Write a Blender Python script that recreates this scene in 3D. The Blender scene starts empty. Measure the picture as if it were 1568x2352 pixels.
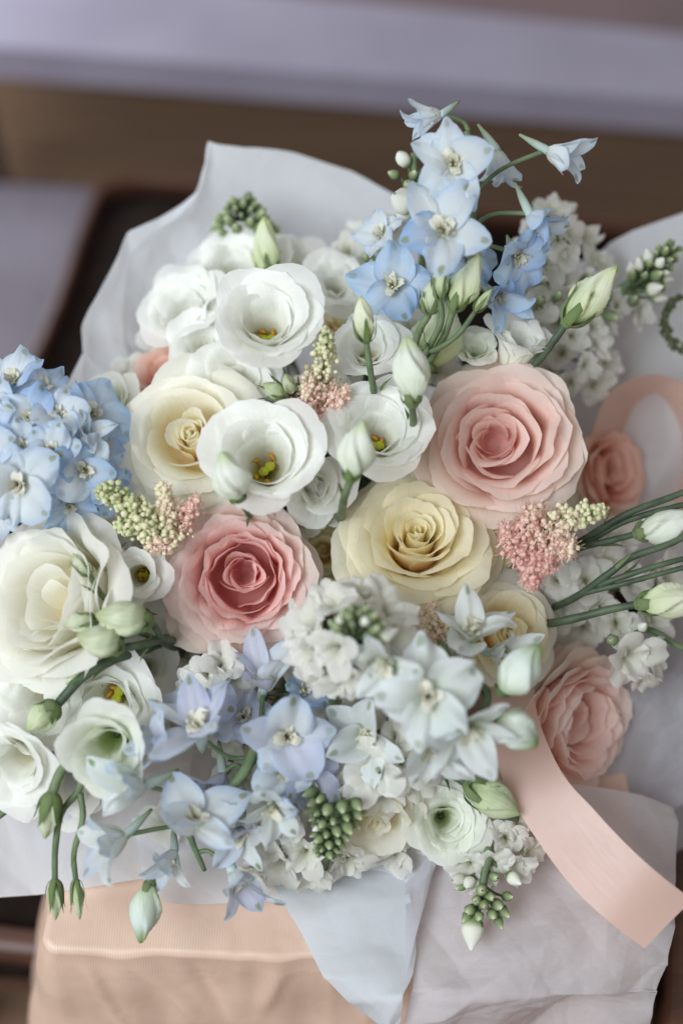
import bpy, math, random
import numpy as np
from mathutils import Vector, Matrix

# ------------------------------------------------------------------ camera, world, lights, exposure
SC = bpy.context.scene
COL = SC.collection
PITCH = math.radians(55.0)
DIST = 0.72                       # camera to the sharp plane through the bouquet
FOCUS = np.array((0.0, 0.0, 0.14))
RIGHT = np.array((1.0, 0.0, 0.0))
FWD = np.array((0.0, math.cos(PITCH), -math.sin(PITCH)))
UP = np.array((0.0, math.sin(PITCH), math.cos(PITCH)))
CAMP = FOCUS - FWD * DIST
LENS = 50.0
SENSOR = 24.0
UNIT = DIST * SENSOR / LENS / 1568.0      # one unit of the 1568 x 2352 layout grid at the sharp plane, in metres

cam_data = bpy.data.cameras.new('camera')
cam_data.lens = LENS
cam_data.sensor_fit = 'HORIZONTAL'
cam_data.sensor_width = SENSOR
cam_data.clip_start = 0.01
cam_data.clip_end = 50
cam_data.dof.use_dof = True
cam_data.dof.focus_distance = DIST
cam_data.dof.aperture_fstop = 2.0
cam_data.dof.aperture_blades = 0
cam = bpy.data.objects.new('camera', cam_data)
COL.objects.link(cam)
m = Matrix((tuple(RIGHT), tuple(UP), tuple(-FWD))).transposed().to_4x4()
m.translation = Vector(CAMP)
cam.matrix_world = m
SC.camera = cam

world = bpy.data.worlds.new('World')
SC.world = world
world.use_nodes = True
bg = world.node_tree.nodes['Background']
bg.inputs['Color'].default_value = (1.0, 0.975, 0.945, 1)
bg.inputs['Strength'].default_value = 0.42


def area_light(name, loc, target, sx, sy, power, color):
    ld = bpy.data.lights.new(name, 'AREA')
    ld.shape = 'RECTANGLE'
    ld.size, ld.size_y = sx, sy
    ld.energy = power
    ld.color = color
    o = bpy.data.objects.new(name, ld)
    COL.objects.link(o)
    o.location = loc
    o.rotation_euler = (Vector(target) - Vector(loc)).to_track_quat('-Z', 'Y').to_euler()
    return o


# one big window to the left, a little behind the photographer
area_light('window_light', (-1.12, -1.0, 1.62), (0, 0, 0.05), 1.4, 1.2, 58, (0.88, 0.95, 1.0))
# added fill lamp, out of view: brightens the left end of the bench
area_light('bench_fill_light', (-0.78, 0.92, 0.20), (-0.30, 0.80, -0.1), 0.3, 0.3, 7.0, (0.86, 0.93, 1.0))
SC.view_settings.view_transform = 'Standard'
SC.view_settings.look = 'None'
SC.view_settings.exposure = -0.16
SC.view_settings.gamma = 1.0
SC.cycles.use_denoising = True
SC.cycles.max_bounces = 20
SC.cycles.diffuse_bounces = 14
SC.cycles.transmission_bounces = 8
SC.cycles.transparent_max_bounces = 8
SC.cycles.caustics_reflective = False
SC.cycles.caustics_refractive = False


# ------------------------------------------------------------------ layout helpers
def P(u, v, d=0.0):
    """world point seen at grid (u, v), d metres nearer than the sharp plane"""
    k = UNIT * (DIST - d) / DIST
    return CAMP + FWD * (DIST - d) + RIGHT * ((u - 784) * k) + UP * ((1176 - v) * k)


def on_z(u, v, z):
    ray = FWD * DIST + RIGHT * ((u - 784) * UNIT) + UP * ((1176 - v) * UNIT)
    return CAMP + ray * ((z - CAMP[2]) / ray[2])


def depth_of(p):
    return DIST - float(np.dot(np.asarray(p) - CAMP, FWD))


def cdir(x, y, z):
    """direction from right / up / towards-camera components"""
    w = RIGHT * x + UP * y - FWD * z
    return w / np.linalg.norm(w)


def frame(axis, roll=0.0):
    z = np.asarray(axis, float)
    z = z / np.linalg.norm(z)
    x = np.cross(UP, z)
    if np.linalg.norm(x) < 1e-3:
        x = RIGHT.copy()
    x /= np.linalg.norm(x)
    y = np.cross(z, x)
    c, s = math.cos(roll), math.sin(roll)
    return np.stack([x * c + y * s, y * c - x * s, z], 1)      # columns


def lin(r, g, b):
    f = lambda c: (c / 255 / 12.92) if c / 255 <= 0.04045 else ((c / 255 + 0.055) / 1.055) ** 2.4
    return (f(r), f(g), f(b), 1.0)


# ------------------------------------------------------------------ object helpers
def mesh_obj(name, verts, faces, mat=None, parent=None, uv=None, attr=None, smooth=True):
    me = bpy.data.meshes.new(name)
    me.from_pydata([tuple(map(float, p)) for p in verts], [], [tuple(map(int, f)) for f in faces])
    if uv is not None:
        layer = me.uv_layers.new(name='UVMap')
        li = np.empty(len(me.loops), dtype=np.int32)
        me.loops.foreach_get('vertex_index', li)
        layer.data.foreach_set('uv', np.asarray(uv, np.float32)[li].ravel())
    if attr is not None:
        a = me.attributes.new('tone', 'FLOAT', 'POINT')
        a.data.foreach_set('value', np.asarray(attr, np.float32))
    if smooth:
        me.polygons.foreach_set('use_smooth', [True] * len(me.polygons))
    if mat is not None:
        me.materials.append(mat)
    me.update()
    o = bpy.data.objects.new(name, me)
    COL.objects.link(o)
    if parent is not None:
        o.parent = parent
    return o


def inst(src, parent, mat4=None, name=None):
    o = src.copy() if not isinstance(src, bpy.types.Mesh) else bpy.data.objects.new(name or src.name, src)
    COL.objects.link(o)
    o.parent = parent
    if mat4 is not None:
        o.matrix_local = mat4
    return o


def m4(R, loc, s=1.0):
    M = Matrix([[R[i][j] * s for j in range(3)] for i in range(3)]).to_4x4()
    M.translation = Vector(tuple(loc))
    return M


USED = {}


def tag(o, label=None, cat=None, group=None, kind=None):
    if label:
        o['label'] = label
        USED[label] = USED.get(label, 0) + 1
    if cat:
        o['category'] = cat
    if group:
        o['group'] = group
    if kind:
        o['kind'] = kind
    return o


def thing(name, label, cat, loc=(0, 0, 0), R=None, group=None):
    o = bpy.data.objects.new(name, None)
    o.empty_display_size = 0.01
    COL.objects.link(o)
    o.matrix_world = m4(R if R is not None else np.eye(3), loc)
    return tag(o, label, cat, group)


def to_local(pts, R, loc):
    return (np.asarray(pts) - np.asarray(loc)) @ R


# ------------------------------------------------------------------ shape helpers (numpy)
def grid_faces(nv, nu, closed=False, base=0):
    f = []
    for i in range(nv - 1):
        for j in range(nu if closed else nu - 1):
            a = i * nu + j
            b = i * nu + (j + 1) % nu
            f.append((base + a, base + b, base + b + nu, base + a + nu))
    return f


def smooth_path(pts, n=20):
    pts = np.asarray(pts, float)
    if len(pts) == 2:
        t = np.linspace(0, 1, max(2, n))[:, None]
        return pts[0] * (1 - t) + pts[1] * t
    p = np.vstack([2 * pts[0] - pts[1], pts, 2 * pts[-1] - pts[-2]])
    out = []
    per = max(2, n // (len(pts) - 1))
    for i in range(1, len(p) - 2):
        for t in np.linspace(0, 1, per, endpoint=False):
            a, b, c, d = p[i - 1], p[i], p[i + 1], p[i + 2]
            out.append(0.5 * (2 * b + (c - a) * t + (2 * a - 5 * b + 4 * c - d) * t * t + (3 * b - a - 3 * c + d) * t ** 3))
    out.append(pts[-1])
    return np.array(out)


def tube(path, radii, sides=8, cap=True):
    path = np.asarray(path, float)
    n = len(path)
    r = np.interp(np.linspace(0, 1, n), np.linspace(0, 1, len(radii)), radii)
    r = r * (1 + .07 * np.sin(np.arange(n) * 1.7 + path[0][0] * 900) * np.sin(np.arange(n) * .61 + path[0][1] * 700))
    tan = np.gradient(path, axis=0)
    tan /= np.linalg.norm(tan, axis=1)[:, None] + 1e-12
    ref = np.array((0.31, 0.52, 0.79))
    nrm = np.cross(tan[0], ref)
    nrm /= np.linalg.norm(nrm)
    V = []
    ang = np.linspace(0, 2 * math.pi, sides, endpoint=False)
    for i in range(n):
        nrm = nrm - tan[i] * np.dot(nrm, tan[i])
        nrm /= np.linalg.norm(nrm)
        bi = np.cross(tan[i], nrm)
        V.append(path[i] + r[i] * (np.cos(ang)[:, None] * nrm + np.sin(ang)[:, None] * bi))
    V = np.concatenate(V)
    F = grid_faces(n, sides, True)
    if cap:
        V = np.vstack([V, path[0], path[-1]])
        a, b = n * sides, n * sides + 1
        for j in range(sides):
            F.append((a, (j + 1) % sides, j))
            F.append((b, (n - 1) * sides + j, (n - 1) * sides + (j + 1) % sides))
    uv = np.zeros((len(V), 2))
    uv[:n * sides, 1] = np.repeat(np.linspace(0, 1, n), sides)
    uv[:n * sides, 0] = np.tile(np.linspace(0, 1, sides), n)
    return V, F, uv


class Bag:
    """collects shapes into one mesh"""

    def __init__(self):
        self.v, self.f, self.uv, self.a, self.n = [], [], [], [], 0

    def add(self, V, F, uv=None, a=0.0):
        V = np.asarray(V, float)
        self.v.append(V)
        self.f += [tuple(i + self.n for i in f) for f in F]
        self.uv.append(uv if uv is not None else np.zeros((len(V), 2)))
        self.a.append(np.full(len(V), a) if np.isscalar(a) else np.asarray(a))
        self.n += len(V)
        return self

    def build(self, name, mat, parent=None):
        return mesh_obj(name, np.vstack(self.v), self.f, mat, parent, np.vstack(self.uv), np.concatenate(self.a))


def petal(rng, L=1.0, W=0.5, th=((0, 60), (1, 40)), r0=0.05, wrap=1.0, rnd=0.22, rpow=2.6, tip=0.03, base=0.35,
          wide=0.6, spiral=0.0, roll=0.0, ripple=0.02, phi=0.0, nu=13, nv=12, freq=3.0, notch=0.0, crease=0.0,
          minrho=0.12, skew=0.0, pinch=0.0, pleat=0.0, frill=0.0):
    """one petal: heading curve th (degrees, 0 = outwards, 90 = up the flower's axis), wrapped round the axis"""
    ts = np.linspace(0, 1.15, 80)
    ang = np.radians(np.interp(ts, [a for a, _ in th], [b for _, b in th]))
    k = np.ones(11) / 11
    ang = np.convolve(np.pad(ang, 5, mode='edge'), k, 'valid')
    dt = ts[1] - ts[0]
    rr = r0 + np.concatenate([[0], np.cumsum(np.cos(ang[:-1]))]) * dt * L
    zz = np.concatenate([[0], np.cumsum(np.sin(ang[:-1]))]) * dt * L
    s = np.linspace(-1, 1, nu)[None, :]
    if rpow >= 1.6:
        s = np.sin(s * math.pi / 2) * .6 + s * .4
    tt = (np.linspace(0, 1, nv) ** 0.85)[:, None]
    jag = sum(rng.uniform(-1, 1) * np.sin(s * rng.uniform(3, 9) + rng.uniform(0, 6)) for _ in range(3))
    drop = (1 - np.maximum(0, 1 - np.abs(s) ** rpow) ** (1 / rpow)) * min(.9, rnd * 2.2) if rpow >= 1.6 else rnd * np.abs(s) ** rpow
    jag = jag + .5 * np.sin(s * rng.uniform(14, 20) + rng.uniform(0, 6)) + .4 * np.sin(s * rng.uniform(24, 30) + rng.uniform(0, 6))
    T = 1 - drop + tip * np.exp(-(s / 0.16) ** 2) - notch * np.exp(-(s / 0.12) ** 2) + 0.012 * jag
    t = tt * T
    r = np.interp(t, ts, rr)
    z = np.interp(t, ts, zz)
    ag = np.interp(t, ts, ang)
    w = W * (base + (1 - base) * np.sin(np.clip(t / wide, 0, 1) * math.pi / 2)) * (1 - pinch * np.clip((t - wide) / (1 - wide + 1e-6), 0, 1) ** 2)
    rho = np.maximum(np.abs(r) * wrap, minrho)
    a = np.clip(s * w / rho, -2.6, 2.6)
    rad = r - rho * (1 - np.cos(a))
    tan = rho * np.sin(a)
    rad = rad + spiral * s * (0.3 + 0.7 * t)
    tan = tan + skew * t * t
    e = np.clip((np.abs(s) - 0.55) / 0.45, 0, 1) ** 2 * t
    nr, nz = np.sin(ag), -np.cos(ag)                 # outward-facing side of the petal
    wob = np.zeros_like(t)
    for q in range(4):
        f1 = freq * rng.uniform(0.5, 1.5)
        wob = wob + rng.uniform(0.4, 1.0) * np.sin(s * f1 * 1.6 + rng.uniform(0, 6.3) + t * rng.uniform(-2, 2)) / (1 + 0.4 * q)
    lump = rng.uniform(-1, 1) * np.sin(s * rng.uniform(1, 3) + rng.uniform(0, 6)) * np.sin(t * rng.uniform(2, 5) + rng.uniform(0, 6))
    off = roll * e + ripple * wob * t ** 2.2 + 0.7 * ripple * lump * np.sqrt(t) - crease * np.exp(-(s / 0.13) ** 2) * np.sin(np.clip(t, 0, 1) * math.pi)
    if pleat:
        off = off + pleat * np.sin(s * 9 + rng.uniform(0, 6)) * np.sqrt(t) + pleat * .6 * np.sin(s * 15 + rng.uniform(0, 6)) * t
    if frill:
        amp = 0.5 + 0.5 * np.sin(s * rng.uniform(2, 5) + rng.uniform(0, 6))
        off = off + frill * t ** 5 * amp * (np.sin(s * rng.uniform(9, 13) + rng.uniform(0, 6)) + .6 * np.sin(s * rng.uniform(16, 22) + rng.uniform(0, 6)))
    rad = rad + off * nr
    z = z + off * nz
    c, sn = math.cos(phi), math.sin(phi)
    V = np.stack([rad * c - tan * sn, rad * sn + tan * c, z + 0 * rad], -1).reshape(-1, 3)
    uv = np.stack([np.broadcast_to(s * 0.5 + 0.5, t.shape), tt * np.ones_like(t)], -1).reshape(-1, 2)
    return V, grid_faces(nv, nu), uv


# ------------------------------------------------------------------ materials
def nt(mat):
    mat.use_nodes = True
    t = mat.node_tree
    for n in list(t.nodes):
        t.nodes.remove(n)
    return t


def N(t, kind, **kw):
    n = t.nodes.new(kind)
    for k, v in kw.items():
        if k in n.inputs:
            n.inputs[k].default_value = v
        else:
            setattr(n, k, v)
    return n


def ramp(t, stops):
    r = t.nodes.new('ShaderNodeValToRGB')
    el = r.color_ramp.elements
    while len(el) < len(stops):
        el.new(0.5)
    for e, (p, c) in zip(el, stops):
        e.position = p
        e.color = c
    return r


def mixc(t, fac, a, b, blend='MIX'):
    n = t.nodes.new('ShaderNodeMix')
    n.data_type = 'RGBA'
    n.blend_type = blend
    for s, i in ((fac, 0), (a, 6), (b, 7)):
        if isinstance(s, (int, float)):
            n.inputs[i].default_value = s
        elif isinstance(s, tuple):
            n.inputs[i].default_value = s
        else:
            t.links.new(s, n.inputs[i])
    return n.outputs[2]


def maths(t, op, a, b=None, c=None, clamp=False):
    n = t.nodes.new('ShaderNodeMath')
    n.operation = op
    n.use_clamp = clamp
    for i, s in enumerate((a, b, c)):
        if s is None:
            continue
        if isinstance(s, (int, float)):
            n.inputs[i].default_value = s
        else:
            t.links.new(s, n.inputs[i])
    return n.outputs[0]


def petal_mat(name, stops, trans=0.3, rough=0.55, spec=0.2, vein=0.12, veincol=None, spot=None, hue=0.04, blemish=0.0,
              edge=None, bump=0.45, back=None, tcol=None, veinfreq=34.0):
    mat = bpy.data.materials.new(name)
    t = nt(mat)
    L = t.links.new
    out = N(t, 'ShaderNodeOutputMaterial')
    uv = N(t, 'ShaderNodeUVMap')
    sep = N(t, 'ShaderNodeSeparateXYZ')
    L(uv.outputs['UV'], sep.inputs[0])
    geo = N(t, 'ShaderNodeTexCoord')
    info = N(t, 'ShaderNodeObjectInfo')
    n1 = N(t, 'ShaderNodeTexNoise', **{'Scale': 90.0, 'Detail': 3.0})
    L(geo.outputs['Object'], n1.inputs['Vector'])
    tj = maths(t, 'ADD', sep.outputs[1], maths(t, 'MULTIPLY', maths(t, 'SUBTRACT', n1.outputs[0], 0.5), 0.22))
    r = ramp(t, stops)
    L(tj, r.inputs[0])
    col = r.outputs[0]
    # veins run along the petal and fan out
    comb = N(t, 'ShaderNodeCombineXYZ')
    sv = maths(t, 'MULTIPLY', maths(t, 'SUBTRACT', sep.outputs[0], 0.5), maths(t, 'ADD', maths(t, 'MULTIPLY', sep.outputs[1], -0.35), 1.0))
    L(maths(t, 'MULTIPLY', sv, veinfreq), comb.inputs[0])
    L(maths(t, 'MULTIPLY', sep.outputs[1], 2.2), comb.inputs[1])
    L(maths(t, 'MULTIPLY', info.outputs['Random'], 37.0), comb.inputs[2])
    nv = N(t, 'ShaderNodeTexNoise', **{'Scale': 1.0, 'Detail': 3.0, 'Roughness': 0.6, 'Distortion': 0.35})
    L(comb.outputs[0], nv.inputs['Vector'])
    if veincol is not None:
        vf = maths(t, 'MULTIPLY', maths(t, 'SUBTRACT', nv.outputs[0], 0.42, clamp=True), vein * 6, clamp=True)
        col = mixc(t, vf, col, veincol)
    if edge is not None:
        es = maths(t, 'MULTIPLY', maths(t, 'SUBTRACT', tj, edge[0], clamp=True), edge[1], clamp=True)
        col = mixc(t, es, col, edge[2])
    if spot is not None:
        ds = maths(t, 'MULTIPLY', maths(t, 'ABSOLUTE', maths(t, 'SUBTRACT', sep.outputs[0], 0.5)), 13.0)
        dt = maths(t, 'MULTIPLY', maths(t, 'ABSOLUTE', maths(t, 'SUBTRACT', sep.outputs[1], 0.88)), 10.0)
        dd = maths(t, 'ADD', maths(t, 'MULTIPLY', ds, ds), maths(t, 'MULTIPLY', dt, dt))
        dn = maths(t, 'ADD', dd, maths(t, 'MULTIPLY', maths(t, 'SUBTRACT', n1.outputs[0], 0.5), 0.9))
        sf = maths(t, 'MULTIPLY', maths(t, 'MULTIPLY', maths(t, 'SUBTRACT', 1.0, dn, clamp=True), 1.4, clamp=True), maths(t, 'MULTIPLY_ADD', info.outputs['Random'], .6, .25))
        col = mixc(t, sf, col, spot)
    if blemish > 0:
        n3 = N(t, 'ShaderNodeTexNoise', **{'Scale': 260.0, 'Detail': 2.0})
        L(geo.outputs['Object'], n3.inputs['Vector'])
        bf = maths(t, 'MULTIPLY', maths(t, 'SUBTRACT', n3.outputs[0], 0.70, clamp=True), 9.0, clamp=True)
        bf = maths(t, 'MULTIPLY', bf, blemish)
        col = mixc(t, bf, col, lin(172, 128, 78))
    hsv = N(t, 'ShaderNodeHueSaturation')
    L(col, hsv.inputs['Color'])
    L(maths(t, 'ADD', maths(t, 'MULTIPLY', info.outputs['Random'], hue * 0.35), 0.5 - hue * 0.175), hsv.inputs['Hue'])
    L(maths(t, 'ADD', maths(t, 'MULTIPLY', info.outputs['Random'], 0.30), 0.85), hsv.inputs['Saturation'])
    L(maths(t, 'ADD', maths(t, 'MULTIPLY', info.outputs['Random'], -0.05), 1.02), hsv.inputs['Value'])
    col = hsv.outputs[0]
    if back is not None:
        g2 = N(t, 'ShaderNodeNewGeometry')
        col = mixc(t, maths(t, 'MULTIPLY', g2.outputs['Backfacing'], back[0]), col, back[1])
    bs = N(t, 'ShaderNodeBsdfPrincipled')
    L(col, bs.inputs['Base Color'])
    bs.inputs['Roughness'].default_value = rough
    bs.inputs['Specular IOR Level'].default_value = spec
    bs.inputs['Sheen Weight'].default_value = 0.08
    bp = N(t, 'ShaderNodeBump', **{'Strength': bump, 'Distance': 0.0012})
    n4 = N(t, 'ShaderNodeTexNoise', **{'Scale': 420.0, 'Detail': 2.0})
    L(geo.outputs['Object'], n4.inputs['Vector'])
    L(maths(t, 'ADD', nv.outputs[0], maths(t, 'MULTIPLY', n4.outputs[0], 0.35)), bp.inputs['Height'])
    L(bp.outputs[0], bs.inputs['Normal'])
    tr = N(t, 'ShaderNodeBsdfTranslucent')
    if tcol is not None:
        L(mixc(t, 1.0, col, tcol, 'MULTIPLY'), tr.inputs['Color'])
    else:
        L(col, tr.inputs['Color'])
    mx = N(t, 'ShaderNodeMixShader', **{'Fac': trans})
    L(bs.outputs[0], mx.inputs[1])
    L(tr.outputs[0], mx.inputs[2])
    L(mx.outputs[0], out.inputs['Surface'])
    return mat


def plain_mat(name, c1, c2, scale=120.0, rough=0.6, spec=0.25, trans=0.0, bump=0.2, bscale=300.0, attr_stops=None, uv_stops=None, bdist=0.0006):
    """mottled procedural colour; attr_stops colours by the mesh's own 'tone' attribute"""
    mat = bpy.data.materials.new(name)
    t = nt(mat)
    L = t.links.new
    out = N(t, 'ShaderNodeOutputMaterial')
    tc = N(t, 'ShaderNodeTexCoord')
    n1 = N(t, 'ShaderNodeTexNoise', **{'Scale': scale, 'Detail': 4.0})
    L(tc.outputs['Object'], n1.inputs['Vector'])
    if attr_stops or uv_stops:
        if attr_stops:
            at = N(t, 'ShaderNodeAttribute', attribute_name='tone')
            src = at.outputs['Fac']
        else:
            uv = N(t, 'ShaderNodeUVMap')
            sp = N(t, 'ShaderNodeSeparateXYZ')
            L(uv.outputs[0], sp.inputs[0])
            src = sp.outputs[1]
        r = ramp(t, attr_stops or uv_stops)
        L(maths(t, 'ADD', src, maths(t, 'MULTIPLY', maths(t, 'SUBTRACT', n1.outputs[0], 0.5), 0.25)), r.inputs[0])
    else:
        r = ramp(t, [(0.35, c1), (0.65, c2)])
        L(n1.outputs[0], r.inputs[0])
    bs = N(t, 'ShaderNodeBsdfPrincipled')
    L(r.outputs[0], bs.inputs['Base Color'])
    bs.inputs['Roughness'].default_value = rough
    bs.inputs['Specular IOR Level'].default_value = spec
    n2 = N(t, 'ShaderNodeTexNoise', **{'Scale': bscale, 'Detail': 3.0})
    L(tc.outputs['Object'], n2.inputs['Vector'])
    bp = N(t, 'ShaderNodeBump', **{'Strength': bump, 'Distance': bdist})
    L(n2.outputs[0], bp.inputs['Height'])
    L(bp.outputs[0], bs.inputs['Normal'])
    if trans > 0:
        tr = N(t, 'ShaderNodeBsdfTranslucent')
        L(r.outputs[0], tr.inputs['Color'])
        mx = N(t, 'ShaderNodeMixShader', **{'Fac': trans})
        L(bs.outputs[0], mx.inputs[1])
        L(tr.outputs[0], mx.inputs[2])
        L(mx.outputs[0], out.inputs['Surface'])
    else:
        L(bs.outputs[0], out.inputs['Surface'])
    return mat


def ridges(t, vec, scale):
    """sharp handling creases: folded noise at two sizes"""
    hs = []
    for k, (s, w) in enumerate(((scale, 1.0), (scale * 2.7, .4))):
        n = N(t, 'ShaderNodeTexNoise', **{'Scale': s, 'Detail': 1.0, 'Distortion': 0.6})
        t.links.new(vec, n.inputs['Vector'])
        hs.append(maths(t, 'MULTIPLY', maths(t, 'ABSOLUTE', maths(t, 'SUBTRACT', n.outputs[0], 0.5)), w * 2.0))
    return maths(t, 'ADD', hs[0], hs[1])


def paper_mat(name, c1, c2, trans=0.35, seethru=0.0, fibre=1.0, crease=0.35):
    mat = bpy.data.materials.new(name)
    t = nt(mat)
    L = t.links.new
    out = N(t, 'ShaderNodeOutputMaterial')
    tc = N(t, 'ShaderNodeTexCoord')
    mp = N(t, 'ShaderNodeMapping')
    mp.inputs['Scale'].default_value = (1.0, 3.2, 1.0)
    L(tc.outputs['Object'], mp.inputs['Vector'])
    n1 = N(t, 'ShaderNodeTexNoise', **{'Scale': 260.0, 'Detail': 6.0, 'Roughness': 0.7, 'Distortion': 0.8})
    L(mp.outputs[0], n1.inputs['Vector'])
    n0 = N(t, 'ShaderNodeTexNoise', **{'Scale': 14.0, 'Detail': 3.0})
    L(tc.outputs['Object'], n0.inputs['Vector'])
    f = maths(t, 'ADD', maths(t, 'MULTIPLY', n1.outputs[0], 0.55 * fibre), maths(t, 'MULTIPLY', n0.outputs[0], 0.45))
    r = ramp(t, [(0.3, c1), (0.65, c2)])
    L(f, r.inputs[0])
    bs = N(t, 'ShaderNodeBsdfPrincipled')
    L(r.outputs[0], bs.inputs['Base Color'])
    bs.inputs['Roughness'].default_value = 0.6
    bs.inputs['Specular IOR Level'].default_value = 0.2
    bp = N(t, 'ShaderNodeBump', **{'Strength': 0.25, 'Distance': 0.0006})
    L(n1.outputs[0], bp.inputs['Height'])
    b2 = N(t, 'ShaderNodeBump', **{'Strength': crease, 'Distance': 0.004})
    L(ridges(t, tc.outputs['Object'], 24.0), b2.inputs['Height'])
    L(bp.outputs[0], b2.inputs['Normal'])
    L(b2.outputs[0], bs.inputs['Normal'])
    tr = N(t, 'ShaderNodeBsdfTranslucent')
    L(r.outputs[0], tr.inputs['Color'])
    L(b2.outputs[0], tr.inputs['Normal'])
    mx = N(t, 'ShaderNodeMixShader', **{'Fac': trans})
    L(bs.outputs[0], mx.inputs[1])
    L(tr.outputs[0], mx.inputs[2])
    res = mx.outputs[0]
    if seethru > 0:
        tp = N(t, 'ShaderNodeBsdfTransparent')
        m2 = N(t, 'ShaderNodeMixShader', **{'Fac': seethru})
        L(res, m2.inputs[1])
        L(tp.outputs[0], m2.inputs[2])
        res = m2.outputs[0]
    L(res, out.inputs['Surface'])
    return mat


def wood_mat(name, dark, light, scale=(2.0, 30.0, 30.0), rough=0.45):
    mat = bpy.data.materials.new(name)
    t = nt(mat)
    L = t.links.new
    out = N(t, 'ShaderNodeOutputMaterial')
    tc = N(t, 'ShaderNodeTexCoord')
    mp = N(t, 'ShaderNodeMapping')
    mp.inputs['Scale'].default_value = scale
    L(tc.outputs['Object'], mp.inputs['Vector'])
    n1 = N(t, 'ShaderNodeTexNoise', **{'Scale': 2.0, 'Detail': 6.0, 'Roughness': 0.65, 'Distortion': 1.2})
    L(mp.outputs[0], n1.inputs['Vector'])
    r = ramp(t, [(0.3, dark), (0.7, light)])
    L(n1.outputs[0], r.inputs[0])
    bs = N(t, 'ShaderNodeBsdfPrincipled')
    L(r.outputs[0], bs.inputs['Base Color'])
    bs.inputs['Roughness'].default_value = rough
    bp = N(t, 'ShaderNodeBump', **{'Strength': 0.15, 'Distance': 0.001})
    L(n1.outputs[0], bp.inputs['Height'])
    L(bp.outputs[0], bs.inputs['Normal'])
    L(bs.outputs[0], out.inputs['Surface'])
    return mat

# ------------------------------------------------------------------ palette
M = {}
CREAM_W = lin(236, 232, 214)
M['rose_cream'] = petal_mat('cream rose petal', [(0.0, lin(250, 232, 176)), (0.3, lin(251, 246, 224)), (0.6, lin(251, 250, 241)), (1.0, lin(251, 250, 246))],
                            trans=0.55, vein=0.03, veincol=lin(236, 224, 190), blemish=0.10, back=(0.5, lin(246, 243, 228)))
M['rose_yellow'] = petal_mat('pale yellow rose petal', [(0.0, lin(250, 206, 118)), (0.3, lin(251, 232, 176)), (0.65, lin(251, 247, 226)), (1.0, lin(251, 248, 235))],
                             trans=0.55, vein=0.03, veincol=lin(238, 218, 166), blemish=0.12, back=(0.6, lin(247, 241, 216)))
M['rose_green'] = petal_mat('greenish outer rose petal', [(0.0, lin(216, 216, 150)), (0.5, lin(234, 232, 190)), (1.0, lin(230, 230, 184))],
                            trans=0.4, vein=0.10, veincol=lin(206, 212, 150), edge=(0.8, 4.0, lin(204, 196, 130)), blemish=0.3)
M['rose_pink'] = petal_mat('pink rose petal', [(0.0, lin(244, 178, 166)), (0.3, lin(249, 212, 203)), (0.65, lin(251, 231, 225)), (1.0, lin(251, 241, 236))],
                           trans=0.55, vein=0.03, veincol=lin(234, 182, 170), blemish=0.10, back=(0.6, lin(246, 225, 217)))
M['rose_pinkdeep'] = petal_mat('deep pink rose petal', [(0.0, lin(232, 124, 122)), (0.3, lin(245, 178, 173)), (0.62, lin(250, 220, 216)), (1.0, lin(251, 240, 237))],
                               trans=0.55, vein=0.03, veincol=lin(228, 150, 148), blemish=0.12, back=(0.6, lin(246, 220, 215)))
M['rose_cream_in'] = petal_mat('inner cream rose petal', [(0.0, lin(250, 216, 138)), (0.45, lin(251, 234, 188)), (0.78, lin(251, 246, 224)), (1.0, lin(251, 249, 240))],
                               trans=0.55, vein=0.03, veincol=lin(240, 228, 190), back=(0.5, lin(250, 247, 230)))
M['rose_yellow_in'] = petal_mat('inner yellow rose petal', [(0.0, lin(250, 196, 98)), (0.38, lin(251, 228, 164)), (0.66, lin(252, 245, 215)), (1.0, lin(252, 249, 234))],
                                trans=0.55, vein=0.03, veincol=lin(242, 214, 150), back=(0.5, lin(250, 242, 208)))
M['rose_pink_in'] = petal_mat('inner pink rose petal', [(0.0, lin(242, 168, 155)), (0.38, lin(249, 208, 198)), (0.64, lin(251, 230, 223)), (1.0, lin(252, 242, 237))],
                              trans=0.55, vein=0.03, veincol=lin(236, 176, 166), back=(0.5, lin(249, 222, 214)))
M['rose_coral_in'] = petal_mat('inner coral rose petal', [(0.0, lin(226, 110, 107)), (0.38, lin(243, 166, 160)), (0.64, lin(250, 217, 212)), (1.0, lin(252, 240, 237))],
                               trans=0.55, vein=0.03, veincol=lin(222, 130, 128), back=(0.5, lin(248, 206, 201)))
M['rose_ivory'] = petal_mat('ivory rose petal', [(0.0, lin(250, 224, 150)), (0.35, lin(251, 243, 212)), (0.6, lin(251, 250, 241)), (1.0, lin(251, 250, 247))],
                            trans=0.55, vein=0.03, veincol=lin(240, 234, 214), back=(0.5, lin(250, 249, 240)))
INNER = {'rose_cream': 'rose_cream_in', 'rose_yellow': 'rose_yellow_in', 'rose_pink': 'rose_pink_in', 'rose_pinkdeep': 'rose_coral_in'}
M['rose_blush'] = petal_mat('blush outer rose petal', [(0.0, lin(238, 190, 164)), (0.4, lin(246, 216, 203)), (1.0, lin(247, 231, 221))],
                            trans=0.5, vein=0.05, veincol=lin(238, 206, 190), blemish=0.35, back=(0.6, lin(247, 232, 220)))
M['rose_peach'] = petal_mat('peach rose petal', [(0.0, lin(230, 150, 120)), (0.5, lin(242, 196, 176)), (1.0, lin(246, 216, 202))],
                            trans=0.5, vein=0.03, veincol=lin(214, 150, 126))
M['lisi'] = petal_mat('white lisianthus petal', [(0.0, lin(214, 212, 112)), (0.16, lin(244, 238, 192)), (0.36, lin(250, 249, 239)), (1.0, lin(251, 252, 250))],
                      trans=0.5, vein=0.03, veincol=lin(226, 228, 222), hue=0.01, blemish=0.05, bump=.35)
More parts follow.
